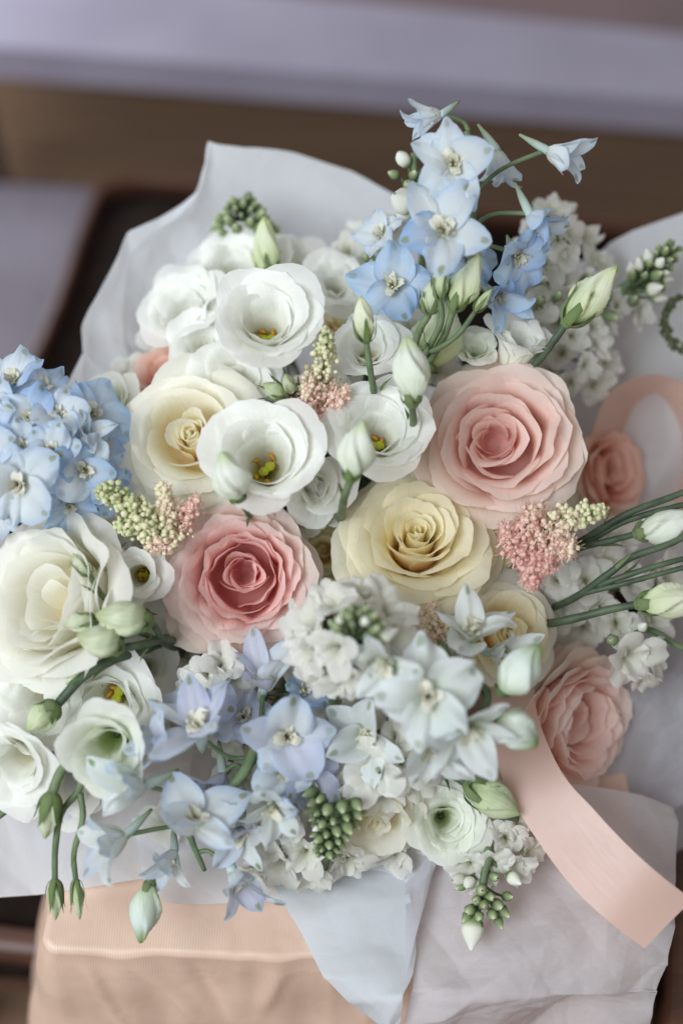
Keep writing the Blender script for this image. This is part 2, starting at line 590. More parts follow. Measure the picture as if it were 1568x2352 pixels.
M['lisi_green'] = petal_mat('greenish white lisianthus petal', [(0.0, lin(170, 198, 104)), (0.28, lin(222, 232, 182)), (0.55, lin(242, 245, 230)), (1.0, lin(246, 248, 242))],
                            trans=0.5, vein=0.03, veincol=lin(232, 238, 218), hue=0.01)
GSPOT = lin(150, 156, 96)
M['del_blue'] = petal_mat('sky blue delphinium sepal', [(0.0, lin(226, 234, 224)), (0.25, lin(226, 236, 246)), (0.65, lin(200, 220, 245)), (1.0, lin(168, 203, 243))],
                          trans=0.4, vein=0.22, veincol=lin(220, 234, 246), spot=GSPOT, hue=0.04, bump=0.6)
M['del_pale'] = petal_mat('pale blue delphinium sepal', [(0.0, lin(232, 238, 216)), (0.25, lin(242, 246, 246)), (0.7, lin(234, 242, 248)), (1.0, lin(202, 222, 246))],
                          trans=0.42, vein=0.2, veincol=lin(238, 243, 247), spot=GSPOT, hue=0.05, bump=0.6)
M['del_lilac'] = petal_mat('lilac blue delphinium sepal', [(0.0, lin(218, 224, 214)), (0.3, lin(232, 235, 246)), (0.7, lin(224, 229, 247)), (1.0, lin(208, 222, 246))],
                           trans=0.42, vein=0.2, veincol=lin(228, 228, 246), spot=GSPOT, hue=0.07, bump=0.6)
M['del_white'] = petal_mat('white delphinium sepal', [(0.0, lin(216, 230, 188)), (0.3, lin(238, 243, 236)), (1.0, lin(238, 244, 248))],
                           trans=0.42, vein=0.1, veincol=lin(228, 238, 232), spot=lin(120, 146, 90), hue=0.02)
M['eye'] = petal_mat('cream delphinium eye', [(0.0, lin(218, 216, 176)), (0.4, lin(238, 234, 210)), (1.0, lin(240, 238, 224))], trans=0.3, vein=0.05, veincol=lin(228, 222, 190))
M['spur'] = plain_mat('delphinium spur', lin(200, 214, 208), lin(176, 196, 170), 160, trans=0.2, uv_stops=[(0.0, lin(196, 214, 224)), (0.6, lin(190, 206, 196)), (1.0, lin(150, 166, 128))])
M['stock'] = petal_mat('white stock petal', [(0.0, lin(206, 216, 160)), (0.25, lin(243, 243, 230)), (1.0, lin(251, 250, 246))], trans=0.5, vein=0.03, veincol=lin(226, 228, 218), hue=0.01, bump=0.5)
M['stock_cream'] = petal_mat('cream stock petal', [(0.0, lin(200, 206, 140)), (0.3, lin(240, 237, 214)), (1.0, lin(243, 240, 228))], trans=0.5, vein=0.03, veincol=lin(220, 216, 190), hue=0.01, bump=0.5)
M['green'] = plain_mat('green stem', lin(88, 106, 76), lin(114, 130, 96), 90, rough=0.5, bump=0.15)
M['darkgreen'] = plain_mat('dark green stem', lin(62, 76, 60), lin(86, 100, 78), 90, rough=0.45, bump=0.15)
M['leaf'] = petal_mat('green leaf', [(0.0, lin(84, 108, 60)), (1.0, lin(62, 88, 50))], trans=0.2, rough=0.45, spec=0.35, vein=0.1, veincol=lin(104, 126, 78))
M['sepal'] = petal_mat('green sepal', [(0.0, lin(136, 152, 104)), (0.6, lin(116, 136, 88)), (1.0, lin(100, 118, 74))], trans=0.25, vein=0.1, veincol=lin(140, 156, 104))
M['bud_pale'] = petal_mat('pale lisianthus bud', [(0.0, lin(150, 176, 100)), (0.25, lin(220, 230, 184)), (0.7, lin(237, 241, 218)), (0.93, lin(230, 236, 200)), (1.0, lin(184, 202, 128))],
                          trans=0.3, vein=0.06, veincol=lin(206, 218, 170), veinfreq=60)
M['bud_green'] = petal_mat('green lisianthus bud', [(0.0, lin(140, 160, 108)), (0.3, lin(196, 208, 168)), (0.75, lin(216, 224, 192)), (1.0, lin(180, 194, 140))],
                           trans=0.2, vein=0.12, veincol=lin(120, 144, 84), veinfreq=60)
M['bud_white'] = petal_mat('white lisianthus bud', [(0.0, lin(190, 210, 150)), (0.2, lin(228, 234, 214)), (0.75, lin(238, 240, 232)), (1.0, lin(196, 212, 160))],
                           trans=0.25, vein=0.05, veincol=lin(222, 230, 206), veinfreq=60)
M['bud_mint'] = petal_mat('pale green and white bud', [(0.0, lin(190, 208, 160)), (0.3, lin(226, 234, 220)), (0.7, lin(226, 236, 230)), (1.0, lin(140, 164, 96))],
                          trans=0.25, vein=0.08, veincol=lin(206, 220, 196), veinfreq=60)
M['stockbud'] = plain_mat('stock bud', lin(98, 118, 76), lin(150, 164, 116), 260, rough=0.6, uv_stops=[(0.0, lin(84, 100, 70)), (0.45, lin(104, 120, 84)), (0.75, lin(132, 146, 106)), (0.92, lin(176, 186, 148)), (1.0, lin(214, 218, 190))])
M['stockbud_white'] = plain_mat('opening stock bud', lin(98, 118, 76), lin(150, 164, 116), 260, rough=0.6, trans=0.2, uv_stops=[(0.0, lin(104, 128, 76)), (0.25, lin(150, 168, 110)), (0.42, lin(232, 234, 218)), (1.0, lin(238, 239, 232))])
M['anther'] = plain_mat('orange anther', lin(206, 140, 26), lin(226, 176, 50), 900, rough=0.8, bump=0.6, bscale=2500)
M['stigma'] = plain_mat('yellow green stigma', lin(176, 180, 50), lin(196, 196, 70), 700, rough=0.6, bump=0.5, bscale=1800)
M['throat_pale'] = plain_mat('yellow green throat', lin(190, 190, 96), lin(212, 208, 120), 300, rough=.6)
M['throat'] = plain_mat('green throat', lin(96, 126, 44), lin(120, 146, 60), 300, rough=0.6)
M['ribbon'] = None


def stem_from(R, loc, start, parent, bend=0.35, r=0.0022, mat=None, end=None, name='stem'):
    """a stem running from a flower's base down to the tie of the bouquet"""
    end = TIE + np.array((random.uniform(-.012, .012), random.uniform(-.012, .012), random.uniform(-.02, .01))) if end is None else np.asarray(end)
    start = np.asarray(start)
    mid = start - R[:, 2] * np.linalg.norm(end - start) * bend
    pts = smooth_path([start + R[:, 2] * 0.002, (start * 0.5 + mid * 0.5), (mid * 0.6 + end * 0.4), end], 12)
    V, F, uv = tube(to_local(pts, R, loc), [r, r * 0.9, r], 7)
    return mesh_obj(name, V, F, mat or M['darkgreen'], parent, uv)


TIE = P(784, 1250, -0.145)


# ------------------------------------------------------------------ roses
def rose_specs(rng, style, n):
    out = []
    for i in range(n):
        q = i / (n - 1)
        phi = i * 2.39996 + rng.uniform(-.25, .25)
        if style == 'tea':           # tight spiral opening out in many layers
            b = 0.04 + 0.46 * q ** 1.15
            H = np.interp(q, [0, .3, .7, 1], [.70, .74, .62, .52])
            lean = np.interp(q, [0, .15, .5, .8, 1], [97, 90, 70, 54, 36])
            fin = np.interp(q, [0, .15, .4, .7, 1], [88, 60, 20, -25, -55])
            W = np.interp(q, [0, .3, 1], [.22, .46, .80])
            kw = dict(spiral=np.interp(q, [0, .3, 1], [.035, .04, .06]), roll=np.interp(q, [0, .3, 1], [0, .09, .20]), ripple=0.005 + .018 * q,
                      tip=.02 + .03 * q, rnd=.22, rpow=2.4, wrap=1.2, minrho=.06)
        elif style == 'cup':         # a small closed heart inside a wide bowl of big petals
            k = int(n * .42)
            if i < k:
                c = i / (k - 1)
                b, H, lean, fin, W = .03 + .16 * c, .60 + .06 * c, 99 - 6 * c, 90 - 34 * c, .15 + .20 * c
                kw = dict(spiral=.04, roll=.02, ripple=.008, tip=.02, rnd=.24, rpow=2.3, wrap=1.08, minrho=.05)
            else:
                c = (i - k) / (n - k - 1)
                b, H, lean, fin, W = .26 + .24 * c, .66 - .10 * c, 78 - 40 * c, 40 - 95 * c, .60 + .28 * c
                kw = dict(spiral=.07, roll=.08 + .12 * c, ripple=.016 + .016 * c, tip=.02, rnd=.24, rpow=2.3, wrap=1.22, minrho=.1, freq=2.2)
        elif style == 'garden':      # many thin crowded petals round a hollow
            b = 0.36 + 0.28 * q ** 0.95
            H = np.interp(q, [0, .25, .7, 1], [.58, .68, .66, .50])
            lean = np.interp(q, [0, .2, .6, .85, 1], [92, 88, 76, 60, 44])
            fin = np.interp(q, [0, .2, .5, .8, 1], [86, 66, 40, 0, -40])
            W = np.interp(q, [0, .3, 1], [.34, .42, .70])
            kw = dict(spiral=rng.uniform(-.01, .06), roll=.08, ripple=0.012 + .014 * q, tip=.02, rnd=.20, rpow=2.5, wrap=rng.uniform(1.02, 1.35), minrho=.1,
                      freq=4.0, notch=.03 * (rng.random() < .5))
        elif style == 'open':        # full-blown: wide cup, few large inner petals
            b = 0.34 + 0.26 * q
            H = np.interp(q, [0, .3, .7, 1], [.60, .64, .62, .50])
            lean = np.interp(q, [0, .3, .7, 1], [88, 80, 66, 46])
            fin = np.interp(q, [0, .3, .6, .85, 1], [60, 44, 14, -20, -44])
            W = np.interp(q, [0, .3, 1], [.48, .58, .84])
            kw = dict(spiral=rng.uniform(.02, .08), roll=.10, ripple=0.018 + .018 * q, tip=.03, rnd=.22, rpow=2.3, wrap=rng.uniform(1.05, 1.35), minrho=.14, freq=3.0)
        out.append((q, phi, b, H, lean, fin, W, kw))
    return out


def rose(label, u, v, d, diam, face, style='tea', mats=('rose_cream', 'rose_cream'), seed=1, n=None, roll=0.0, group=None, height=.72,
         extra=(), stem=True, squash=1.0, heart=True, outer_from=.72):
    rng = random.Random(seed)
    axis = cdir(*face)
    Rm = frame(axis, roll)
    R = diam / 2 * UNIT * (DIST - d) / DIST
    loc = P(u, v, d) - axis * (height * R)
    t = thing('rose', label, 'rose', loc, Rm, group)
    n = n or {'tea': 36, 'garden': 46, 'open': 28, 'cup': 26}[style]
    for q, phi, b, H, lean, fin, W, kw in rose_specs(rng, style, n):
        big = min(1.0, q * 1.6)
        lean, fin, H, W = lean + rng.uniform(-6, 6) * big, fin + rng.uniform(-20, 20) * big, H * rng.uniform(1 - .09 * big, 1 + .07 * big), W * rng.uniform(.88, 1.12)
        kw['ripple'] *= rng.uniform(.9, 1.8)
        L = b + H
        t0 = b / L
        th = [(0, 12), (t0 * .8, 22), (min(t0 * 1.15 + .04, .62), lean), (.74, lean * .9 + fin * .1), (.88, lean * .45 + fin * .55), (1.0, fin)]
        V, F, uv = petal(rng, L=L * rng.uniform(.97, 1.04), W=W, th=th, r0=.02, phi=phi, nu=25, nv=17, frill=.003 + .006 * q, **kw)
        ox = oy = 0.0
        if style in ('garden', 'open') and q < .4:
            ox, oy = rng.uniform(-.05, .05), rng.uniform(-.05, .05)
        V = V + np.array((ox, oy, 0))
        V[:, 0] *= squash
        mesh_obj('petal', V * R, F, M[mats[1] if q > outer_from else mats[0] if q > .5 else INNER.get(mats[0], mats[0])], t, uv)
    if style in ('garden', 'open') and heart:
        m = 11 if style == 'garden' else 8
        oc = np.array((rng.uniform(-.10, .10), rng.uniform(-.10, .10), 0))
        for j in range(m):
            # the heart: broad folded petals standing inside the cup, a little off its centre
            c = j / (m - 1)
            if style == 'garden':
                V, F, uv = petal(rng, L=.44 + .26 * c, W=.20 + .18 * c, th=[(0, 30), (.3, 60), (.5, 88), (.8, 84), (1, rng.uniform(30, 95))], r0=rng.uniform(.01, .05), phi=j * 2.4 + rng.uniform(-.6, .6), nu=19, nv=14, wrap=rng.choice((.8, 1.2, 2.4, 3.0)), ripple=.034, freq=2.2,
                                 minrho=rng.uniform(.06, .2), rnd=.24, rpow=2.2, tip=.03, spiral=rng.uniform(-.03, .07))
            else:
                V, F, uv = petal(rng, L=.52 + .26 * c, W=.30 + .20 * c, th=[(0, 30), (.3, 58), (.5, 86), (.8, 80), (1, rng.uniform(10, 90))], r0=rng.uniform(.01, .06), phi=j * 2.4 + rng.uniform(-.6, .6), nu=19, nv=14, wrap=rng.choice((.8, 1.2, 2.4, 3.2)), ripple=.045, freq=1.9,
                                 minrho=rng.uniform(.08, .3), rnd=.24, rpow=2.2, tip=.03, spiral=rng.uniform(-.02, .09))
            mesh_obj('petal', (V + oc * (1 - .5 * c)) * R, F, M[INNER.get(mats[0], mats[0])], t, uv)
    for ph, L, W, th, mk in extra:
        V, F, uv = petal(rng, L=L, W=W, th=th, r0=.05, phi=ph, nu=15, nv=15, ripple=.03, roll=.12, tip=.05, rnd=.22, wrap=1.3)
        mesh_obj('petal', V * R, F, M[mk], t, uv)
    # green hip and sepals under the petals
    B = Bag()
    z = np.linspace(-.30, .02, 7)
    rr = np.array([.06, .12, .17, .19, .18, .12, .004])
    a = np.linspace(0, 2 * math.pi, 12, endpoint=False)
    V = np.stack([rr[:, None] * np.cos(a), rr[:, None] * np.sin(a), z[:, None] + 0 * a], -1).reshape(-1, 3)
    B.add(V * R, grid_faces(7, 12, True))
    for i in range(5):
        V, F, uv = petal(rng, L=.75, W=.13, th=[(0, 0), (.4, -10), (1, -40)], r0=.12, phi=i * 1.2566, rnd=.75, rpow=1.3, nu=7, nv=8)
        B.add((V + np.array((0, 0, -.02))) * R, F, uv)
    B.build('calyx', M['sepal'], t)
    if stem:
        stem_from(Rm, loc, loc - axis * .28 * R, t, r=.0026)
    return t


# ------------------------------------------------------------------ lisianthus
def lisianthus(label, u, v, d, diam, face, seed=1, roll=0.0, group=None, mat='lisi', n=9, opening=.24, flare=18, depth=.62, style='cup', center=True,
               stem=True, ripple=.026, turn=1, throat='throat_pale', anthers=5, stigma=True):
    rng = random.Random(seed)
    axis = cdir(*face)
    Rm = frame(axis, roll)
    R = diam / 2 * UNIT * (DIST - d) / DIST
    loc = P(u, v, d) - axis * (depth * R)
    t = thing('lisianthus_flower', label, 'flower', loc, Rm, group)
    for i in range(n):
        q = i / (n - 1)
        phi = turn * i * (2.39996 if style in ('double', 'semi') else 2 * math.pi / 5 * 2 + .25) + rng.uniform(-.15, .15)
        ob = opening * (1 + .42 * q)
        up = depth * (1.0 - .26 * q) * rng.uniform(.86, 1.10)
        reach = np.interp(q, [0, .5, 1], [.28, .50, .70]) * rng.uniform(.84, 1.12)
        if style == 'semi':
            ob = opening * .75 + .30 * q
            up = depth * np.interp(q, [0, .3, 1], [.98, 1.0, .70]) * rng.uniform(.92, 1.08)
            reach = np.interp(q, [0, 1], [.16, .56])
        if style == 'double':
            ob = .06 + .42 * q
            up = depth * np.interp(q, [0, .3, 1], [1.0, 1.0, .7])
            reach = np.interp(q, [0, 1], [.12, .55])
        L = ob + up + reach
        a1, a2 = ob / L, (ob + up * .8) / L
        fl = flare + np.interp(q, [0, .3, .6, 1], [30, 14, 0, -14]) + rng.uniform(-10, 10)
        if style in ('double', 'semi'):
            fl = np.interp(q, [0, 1], [78 if style == 'double' else 76, flare - 10])
        th = [(0, 24), (a1 * .8, 40), (a1 * 1.1, 80), (a2, 82), (a2 + (1 - a2) * .28, fl + 30), (a2 + (1 - a2) * .6, fl), (1, fl - 52)]
        if style in ('double', 'semi'):
            th = [(0, 40), (a1, 62), ((a1 + a2) / 2, 84), (a2, 66), (min(a2 + .13, .95), fl + 14), (1, fl - 22)]
        V, F, uv = petal(rng, L=L, W=np.interp(q, [0, 1], [.52, .86] if style == 'cup' else [.50, .84]), th=th, r0=.04, phi=phi, nu=27, nv=18, frill=.012, wrap=1.1, minrho=.12, spiral=turn * (.19 if style == 'cup' else .10),
                         rnd=.20, rpow=2.4, tip=.0, ripple=ripple * rng.uniform(.9, 2.0), roll=.05, freq=2.8, base=.30)
        mesh_obj('petal', V * R, F, M[mat], t, uv)
    if center:
        B = Bag()
        for k in range(2):                                   # two-lobed stigma on its style
            a = np.linspace(0, 2 * math.pi, 8, endpoint=False)
            zz = np.linspace(-1, 1, 6)
            rr = np.sqrt(np.maximum(0, 1 - zz ** 2)) + .02
            V = np.stack([rr[:, None] * np.cos(a) * .085 + (.06 if k else -.06), rr[:, None] * np.sin(a) * .075, zz[:, None] * .05 + .28 + 0 * a], -1).reshape(-1, 3)
            B.add(V * R, grid_faces(6, 8, True))
        B.add(*tube(np.array([(0, 0, .02), (0, 0, .15), (0, 0, .27)]) * R, [.05 * R, .035 * R, .04 * R], 7))
        B.build('pistil', M['stigma'], t)
        for k in range(anthers):
            ph = k * 1.2566 + .5 + rng.uniform(-.3, .3)
            rad = min(opening * .72, .2)
            p = np.array([(0.04 * math.cos(ph), 0.04 * math.sin(ph), .03), (rad * .8 * math.cos(ph), rad * .8 * math.sin(ph), .18), (rad * math.cos(ph), rad * math.sin(ph), .30)])
            B = Bag()
            B.add(*tube(smooth_path(p, 6) * R, [.014 * R, .010 * R], 5))
            hx = np.array((math.cos(ph + 1), math.sin(ph + 1), .6)) * .055
            pth = np.array([p[2] - hx, p[2] - hx * .4, p[2] + hx * .4, p[2] + hx])
            B.add(*tube(pth * R, [.010 * R, .030 * R, .030 * R, .010 * R], 6))
            B.build('stamen', M['anther'], t)
        a = np.linspace(0, 2 * math.pi, 14, endpoint=False)
        rr = np.array([.02, .09, .16, .19])
        zz = np.array([.03, .04, .09, .17])
        V = np.stack([rr[:, None] * np.cos(a), rr[:, None] * np.sin(a), zz[:, None] + 0 * a], -1).reshape(-1, 3)
        mesh_obj('throat', V * R, grid_faces(4, 14, True), M[throat], t)
    B = Bag()
    for i in range(5):
        V, F, uv = petal(rng, L=.6, W=.05, th=[(0, 30), (.4, 60), (1, 50)], r0=.05, phi=i * 1.2566, rnd=.85, rpow=1.1, nu=5, nv=7)
        B.add((V + np.array((0, 0, -.03))) * R, F, uv)
    B.build('calyx', M['sepal'], t)
    if stem:
        stem_from(Rm, loc, loc, t, r=.0018)
    return t


# ------------------------------------------------------------------ buds
def bud_mesh(rng, twist=2.2, folds=4, fat=.5, point=1.0, nz=26, na=54, depth=.21, neck=.0, flarelip=0.0):
    neck, flarelip = neck * .35, 0.0
    t = np.linspace(0, 1, nz)
    prof = np.interp(t, [0, .06, .2, .42, .65, .85, .95, 1], [.12, .42, .82, 1.0, .82, .46, .22 + neck, .07 + neck * .6])
    prof = np.convolve(np.pad(prof, 1, mode='edge'), [.25, .5, .25], 'valid')
    a = np.linspace(0, 2 * math.pi, na, endpoint=False)
    A, T = np.meshgrid(a, t)
    ph = (A * folds / (2 * math.pi) + twist * T * .55 + rng.random()) % 1.0
    fold = (ph ** 1.3) * (1 - np.clip((ph - .93) / .07, 0, 1))
    rad = prof[:, None] * (1 - depth + depth * 2 * fold * np.clip(T * 3, 0.2, 1)) * fat / 2
    bend = .05 * np.sin(T * 2.5 + rng.random() * 6)
    V = np.stack([rad * np.cos(A) + bend * fat, rad * np.sin(A), T], -1).reshape(-1, 3)
    uv = np.stack([A / (2 * math.pi), T], -1).reshape(-1, 2)
    F = grid_faces(nz, na, True)
    V = np.vstack([V, [(bend[-1, 0] * fat, 0, 1.03)]])
    uv = np.vstack([uv, [(0, 1)]])
    for j in range(na):
        F.append(((nz - 1) * na + j, (nz - 1) * na + (j + 1) % na, nz * na))
    return V, F, uv


def add_bud(parent, PR, ploc, base, tip, width, mat, rng, sepals=5, sepal_len=.55, sepal_w=.06, sepal_out=1.0, name='bud', sep_mat='sepal', **kw):
    """a bud between two world points; its sepals are its children"""
    base, tip = np.asarray(base), np.asarray(tip)
    ax = tip - base
    Ln = np.linalg.norm(ax)
    Rw = frame(ax, rng.uniform(0, 6))
    fat = width / Ln
    V, F, uv = bud_mesh(rng, fat=fat, **kw)
    Rl = PR.T @ Rw
    o = mesh_obj(name, V * Ln, F, M[mat], parent, uv)
    o.matrix_local = m4(Rl, to_local(base, PR, ploc))
    for i in range(sepals):
        V, F, uv = petal(rng, L=sepal_len, W=sepal_w * min(fat / .4, 1.15), th=[(0, 20), (.18, 52 + 12 * (1 - fat)), (.4, 84), (.7, 92), (1, 70 - 30 * rng.random() * sepal_out)], r0=.05, phi=i * 2 * math.pi / sepals + .3, rnd=.7, rpow=1.2,
                         nu=7, nv=9, wrap=1, base=.8, ripple=.004)
        V[:, :2] *= fat / .42 * 1.04
        V[:, 2] -= .015
        mesh_obj('sepal', V * Ln, F, M[sep_mat], o, uv)
    # little receptacle
    V, F, uv = tube(np.array([(0, 0, -.06), (0, 0, .0), (0, 0, .05)]) * Ln, [.05 * Ln * fat / .4, .075 * Ln * fat / .4, .10 * Ln * fat / .4], 8)
    mesh_obj('receptacle', V, F, M[sep_mat], o, uv)
    return o


def spray(label, buds, stems, seed=1, cat='flower bud', name='lisianthus_bud_spray', group=None, stem_mat='green'):
    """buds: (base uvd, tip uvd, width, mat, kw); stems: (list of uvd, radius mm)"""
    rng = random.Random(seed)
    loc = P(*stems[0][0][-1])
    PR = np.eye(3)
    t = thing(name, label, cat, loc, PR, group)
    for s in stems:
        pts, r = s[0], s[1]
        V, F, uv = tube(to_local(smooth_path([P(*p) for p in pts], 22), PR, loc), [r * .001 * .9, r * .001, r * .001 * 1.1], 8)
        mesh_obj('stem', V, F, M[s[2] if len(s) > 2 else stem_mat], t, uv)
    for s in stems:
        path = smooth_path([P(*p) for p in s[0]], 22)
        k = int(len(path) * rng.uniform(.4, .65))
        tg = path[k - 1] - path[k]
        tg /= np.linalg.norm(tg)
        V, F, uv = petal(rng, L=rng.uniform(.010, .018), W=.0016, th=[(0, 55), (.5, 72), (1, 40)], r0=.0008, phi=rng.uniform(0, 6), rnd=.8, rpow=1.2, nu=5, nv=7, minrho=.004, ripple=.0003)
        mesh_obj('bract', to_local(V @ frame(tg).T + path[k], PR, loc), F, M['sepal'], t, uv)
    for b in buds:
        kw = dict(b[4]) if len(b) > 4 else {}
        d = b[0][2] if len(b[0]) > 2 else 0
        add_bud(t, PR, loc, P(*b[0]), P(*b[1]), b[2] * UNIT * (DIST - d) / DIST, b[3], rng, **kw)
    return t


# ------------------------------------------------------------------ delphinium
SEPAL_CACHE = {}


def sepal_meshes(kind):
    if kind in SEPAL_CACHE:
        return SEPAL_CACHE[kind]
    out = []
    for i in range(11):
        rng = random.Random(i * 17 + {'open': 1, 'bell': 2, 'star': 3, 'flat': 4}[kind] * 100)
        if kind == 'open':
            args = dict(L=1.04, W=.60, th=[(0, 66), (.25, 42), (.6, 20), (.85, 0), (1, -20)], r0=.05, base=.20, wide=.66, rnd=.34, rpow=1.9, tip=.05, wrap=1.5, minrho=.45, ripple=.10, freq=3.8, crease=.03, pleat=.018, frill=.03)
        elif kind == 'flat':
            args = dict(L=1.04, W=.62, th=[(0, 56), (.25, 34), (.6, 16), (1, -14)], r0=.05, base=.22, wide=.66, rnd=.32, rpow=2.0, tip=.03, wrap=1.8, minrho=.55, ripple=.12, freq=4.6, crease=.03, pleat=.022, frill=.04)
        elif kind == 'bell':
            args = dict(L=1.2, W=.46, th=[(0, 50), (.2, 70), (.6, 68), (.85, 44), (1, 14)], r0=.06, base=.25, wide=.6, rnd=.42, rpow=1.9, tip=.06, wrap=1.2, minrho=.3, ripple=.055, freq=3, crease=.04, pleat=.012)
        else:
            args = dict(L=1.12, W=.46, th=[(0, 60), (.25, 48), (.6, 38), (.85, 24), (1, 0)], r0=.06, base=.22, wide=.58, rnd=.42, rpow=1.9, tip=.05, wrap=1.2, minrho=.30, ripple=.08, freq=2.6, crease=.06, pleat=.012)
        out.append(petal(rng, nu=21, nv=14, **args))
    SEPAL_CACHE[kind] = out
    return out


MESH_CACHE = {}


def cached_mesh(key, V, F, uv, mat, name):
    if key not in MESH_CACHE:
        o = mesh_obj(name, V, F, mat, None, uv)
        MESH_CACHE[key] = o.data
        bpy.data.objects.remove(o)
    return MESH_CACHE[key]


def eye_data(rng, i):
    B = Bag()
    for k in range(6):
        V, F, uv = petal(rng, L=rng.uniform(.36, .58), W=rng.uniform(.12, .19), th=[(0, 84), (.5, rng.uniform(60, 84)), (1, rng.uniform(-50, 70))], r0=.03, phi=k * 1.05 + rng.uniform(-.4, .4), nu=9, nv=9,
                         ripple=.07, freq=5, rnd=.25, notch=.12, minrho=.1, base=.5)
        B.add(V, F, uv)
    for k in range(5):
        a = rng.uniform(0, 6.28)
        p = np.array([(0, 0, .05), (.05 * math.cos(a), .05 * math.sin(a), .28), (.08 * math.cos(a), .08 * math.sin(a), .36)])
        B.add(*tube(p, [.012, .010, .022], 5))
    V, F, uv = np.vstack(B.v), B.f, np.vstack(B.uv)
    return V, F, uv


def floret(parent, PR, ploc, u, v, d, diam, face, kind, mats, rng, roll=0.0, spur=True, eye=True, spur_dir=(0, .25), pedicel=None):
    """part of a delphinium spike: spur mesh with sepals and eye as its children"""
    R = diam / 2 * UNIT * (DIST - d) / DIST
    axis = cdir(*face)
    Rw = frame(axis, roll)
    c = P(u, v, d)
    sx, sy = spur_dir
    sp = smooth_path(np.array([(0, 0, .04), (0, 0, -.03), (sx * .5, sy * .6, -.38), (sx * 1.2, sy * 1.4, -.82)]), 10)
    V, F, uv = tube(sp * R, [.08 * R, .13 * R, .10 * R, .035 * R], 8)
    o = mesh_obj('floret', V, F, M['spur'], parent, uv)
    o.matrix_local = m4(PR.T @ Rw, to_local(c, PR, ploc))
    ms = sepal_meshes(kind)
    for i in range(5):
        k = rng.randrange(11)
        V, F, uv = ms[k]
        mk = rng.choice(mats)
        me = cached_mesh(('sepal', kind, k, mk), V, F, uv, M[mk], 'sepal')
        s = inst(me, o, name='sepal')
        a = i * 1.2566 + rng.uniform(-.13, .13)
        sc = R * rng.uniform(.84, 1.1) * (1.0 if i else 1.05)
        tl = rng.uniform(-.3, .3)
        s.matrix_local = Matrix.Rotation(a, 4, 'Z') @ Matrix.Rotation(tl, 4, 'Y') @ Matrix.Rotation(rng.uniform(-.32, .32), 4, 'X') @ Matrix.Diagonal((sc, sc * rng.uniform(.78, 1.15), sc * rng.uniform(.8, 1.2), 1))
    if eye:
        k = rng.randrange(4)
        V, F, uv = eye_data(random.Random(k + 5), k) if ('eye', k) not in MESH_CACHE else (None, None, None)
        me = cached_mesh(('eye', k), V, F, uv, M['eye'], 'eye')
        e = inst(me, o, name='eye')
        e.matrix_local = Matrix.Rotation(rng.uniform(0, 6), 4, 'Z') @ Matrix.Diagonal((R, R, R, 1))
    if pedicel is not None:
        q = P(*pedicel)
        b = c - axis * .05 * R
        mid = (q + b) / 2 - axis * .25 * R
        V, F, uv = tube(to_local(smooth_path([q, mid, b], 12), PR, ploc), [.0013, .0011, .0013], 7)
        mesh_obj('pedicel', V, F, M['green'], parent, uv)
    return o


def delphinium(label, stem_pts, florets, buds=(), seed=1, group=None, stem_r=2.2, stem_mat='green'):
    rng = random.Random(seed)
    loc = P(*stem_pts[-1])
    PR = np.eye(3)
    t = thing('delphinium_spike', label, 'delphinium', loc, PR, group)
    V, F, uv = tube(to_local(smooth_path([P(*p) for p in stem_pts], 24), PR, loc), [stem_r * .0006, stem_r * .001, stem_r * .001], 9)
    mesh_obj('stem', V, F, M[stem_mat], t, uv)
    for f in florets:
        u, v, d, diam, face, kind, mats = f[:7]
        kw = f[7] if len(f) > 7 else {}
        floret(t, PR, loc, u, v, d, diam, face, kind, mats, rng, roll=kw.pop('roll', rng.uniform(0, 6)), **kw)
    for b in buds:
        kw = dict(b[4]) if len(b) > 4 else {}
        add_bud(t, PR, loc, P(*b[0]), P(*b[1]), b[2] * UNIT, b[3], rng, **kw)
    return t


# ------------------------------------------------------------------ stock
def stock_floret_data(i):
    rng = random.Random(900 + i)
    B = Bag()
    n = 8
    for k in range(n):
        q = k / (n - 1)
        V, F, uv = petal(rng, L=np.interp(q, [0, 1], [.62, 1.12]) * rng.uniform(.85, 1.1), W=np.interp(q, [0, 1], [.26, .42]), th=[(0, 78), (.3, 74 - 20 * q), (.6, 60 - 34 * q), (1, 30 - 50 * q)], r0=.03, phi=k * 2.4 + rng.uniform(-.2, .2),
                         nu=10, nv=10, ripple=.10, freq=4.2, rnd=.24, notch=.06, base=.22, minrho=.3, wrap=1.6)
        B.add(V, F, uv)
    return np.vstack(B.v), B.f, np.vstack(B.uv)


def bud_small(k):
    rng = random.Random(k)
    a = np.linspace(0, 2 * math.pi, 10, endpoint=False)
    t = np.linspace(0, 1, 9)
    pr = np.sin(np.clip(t, .04, .97) * math.pi) ** .7 * (1 - .25 * t)
    rid = 1 + (.16 + .05 * k) * np.abs(np.cos(2 * a + t[:, None] * (k - 1.5) * .7))
    pr = pr * (1 + .12 * np.sin(t * 5 + k * 2))
    V = np.stack([pr[:, None] * rid * np.cos(a) * .31, pr[:, None] * rid * np.sin(a) * .31, t[:, None] * 1.0 + 0 * a], -1).reshape(-1, 3)
    uv = np.stack([np.tile(a / 6.283, 9), np.repeat(t, 10)], -1)
    return V, grid_faces(9, 10, True), uv


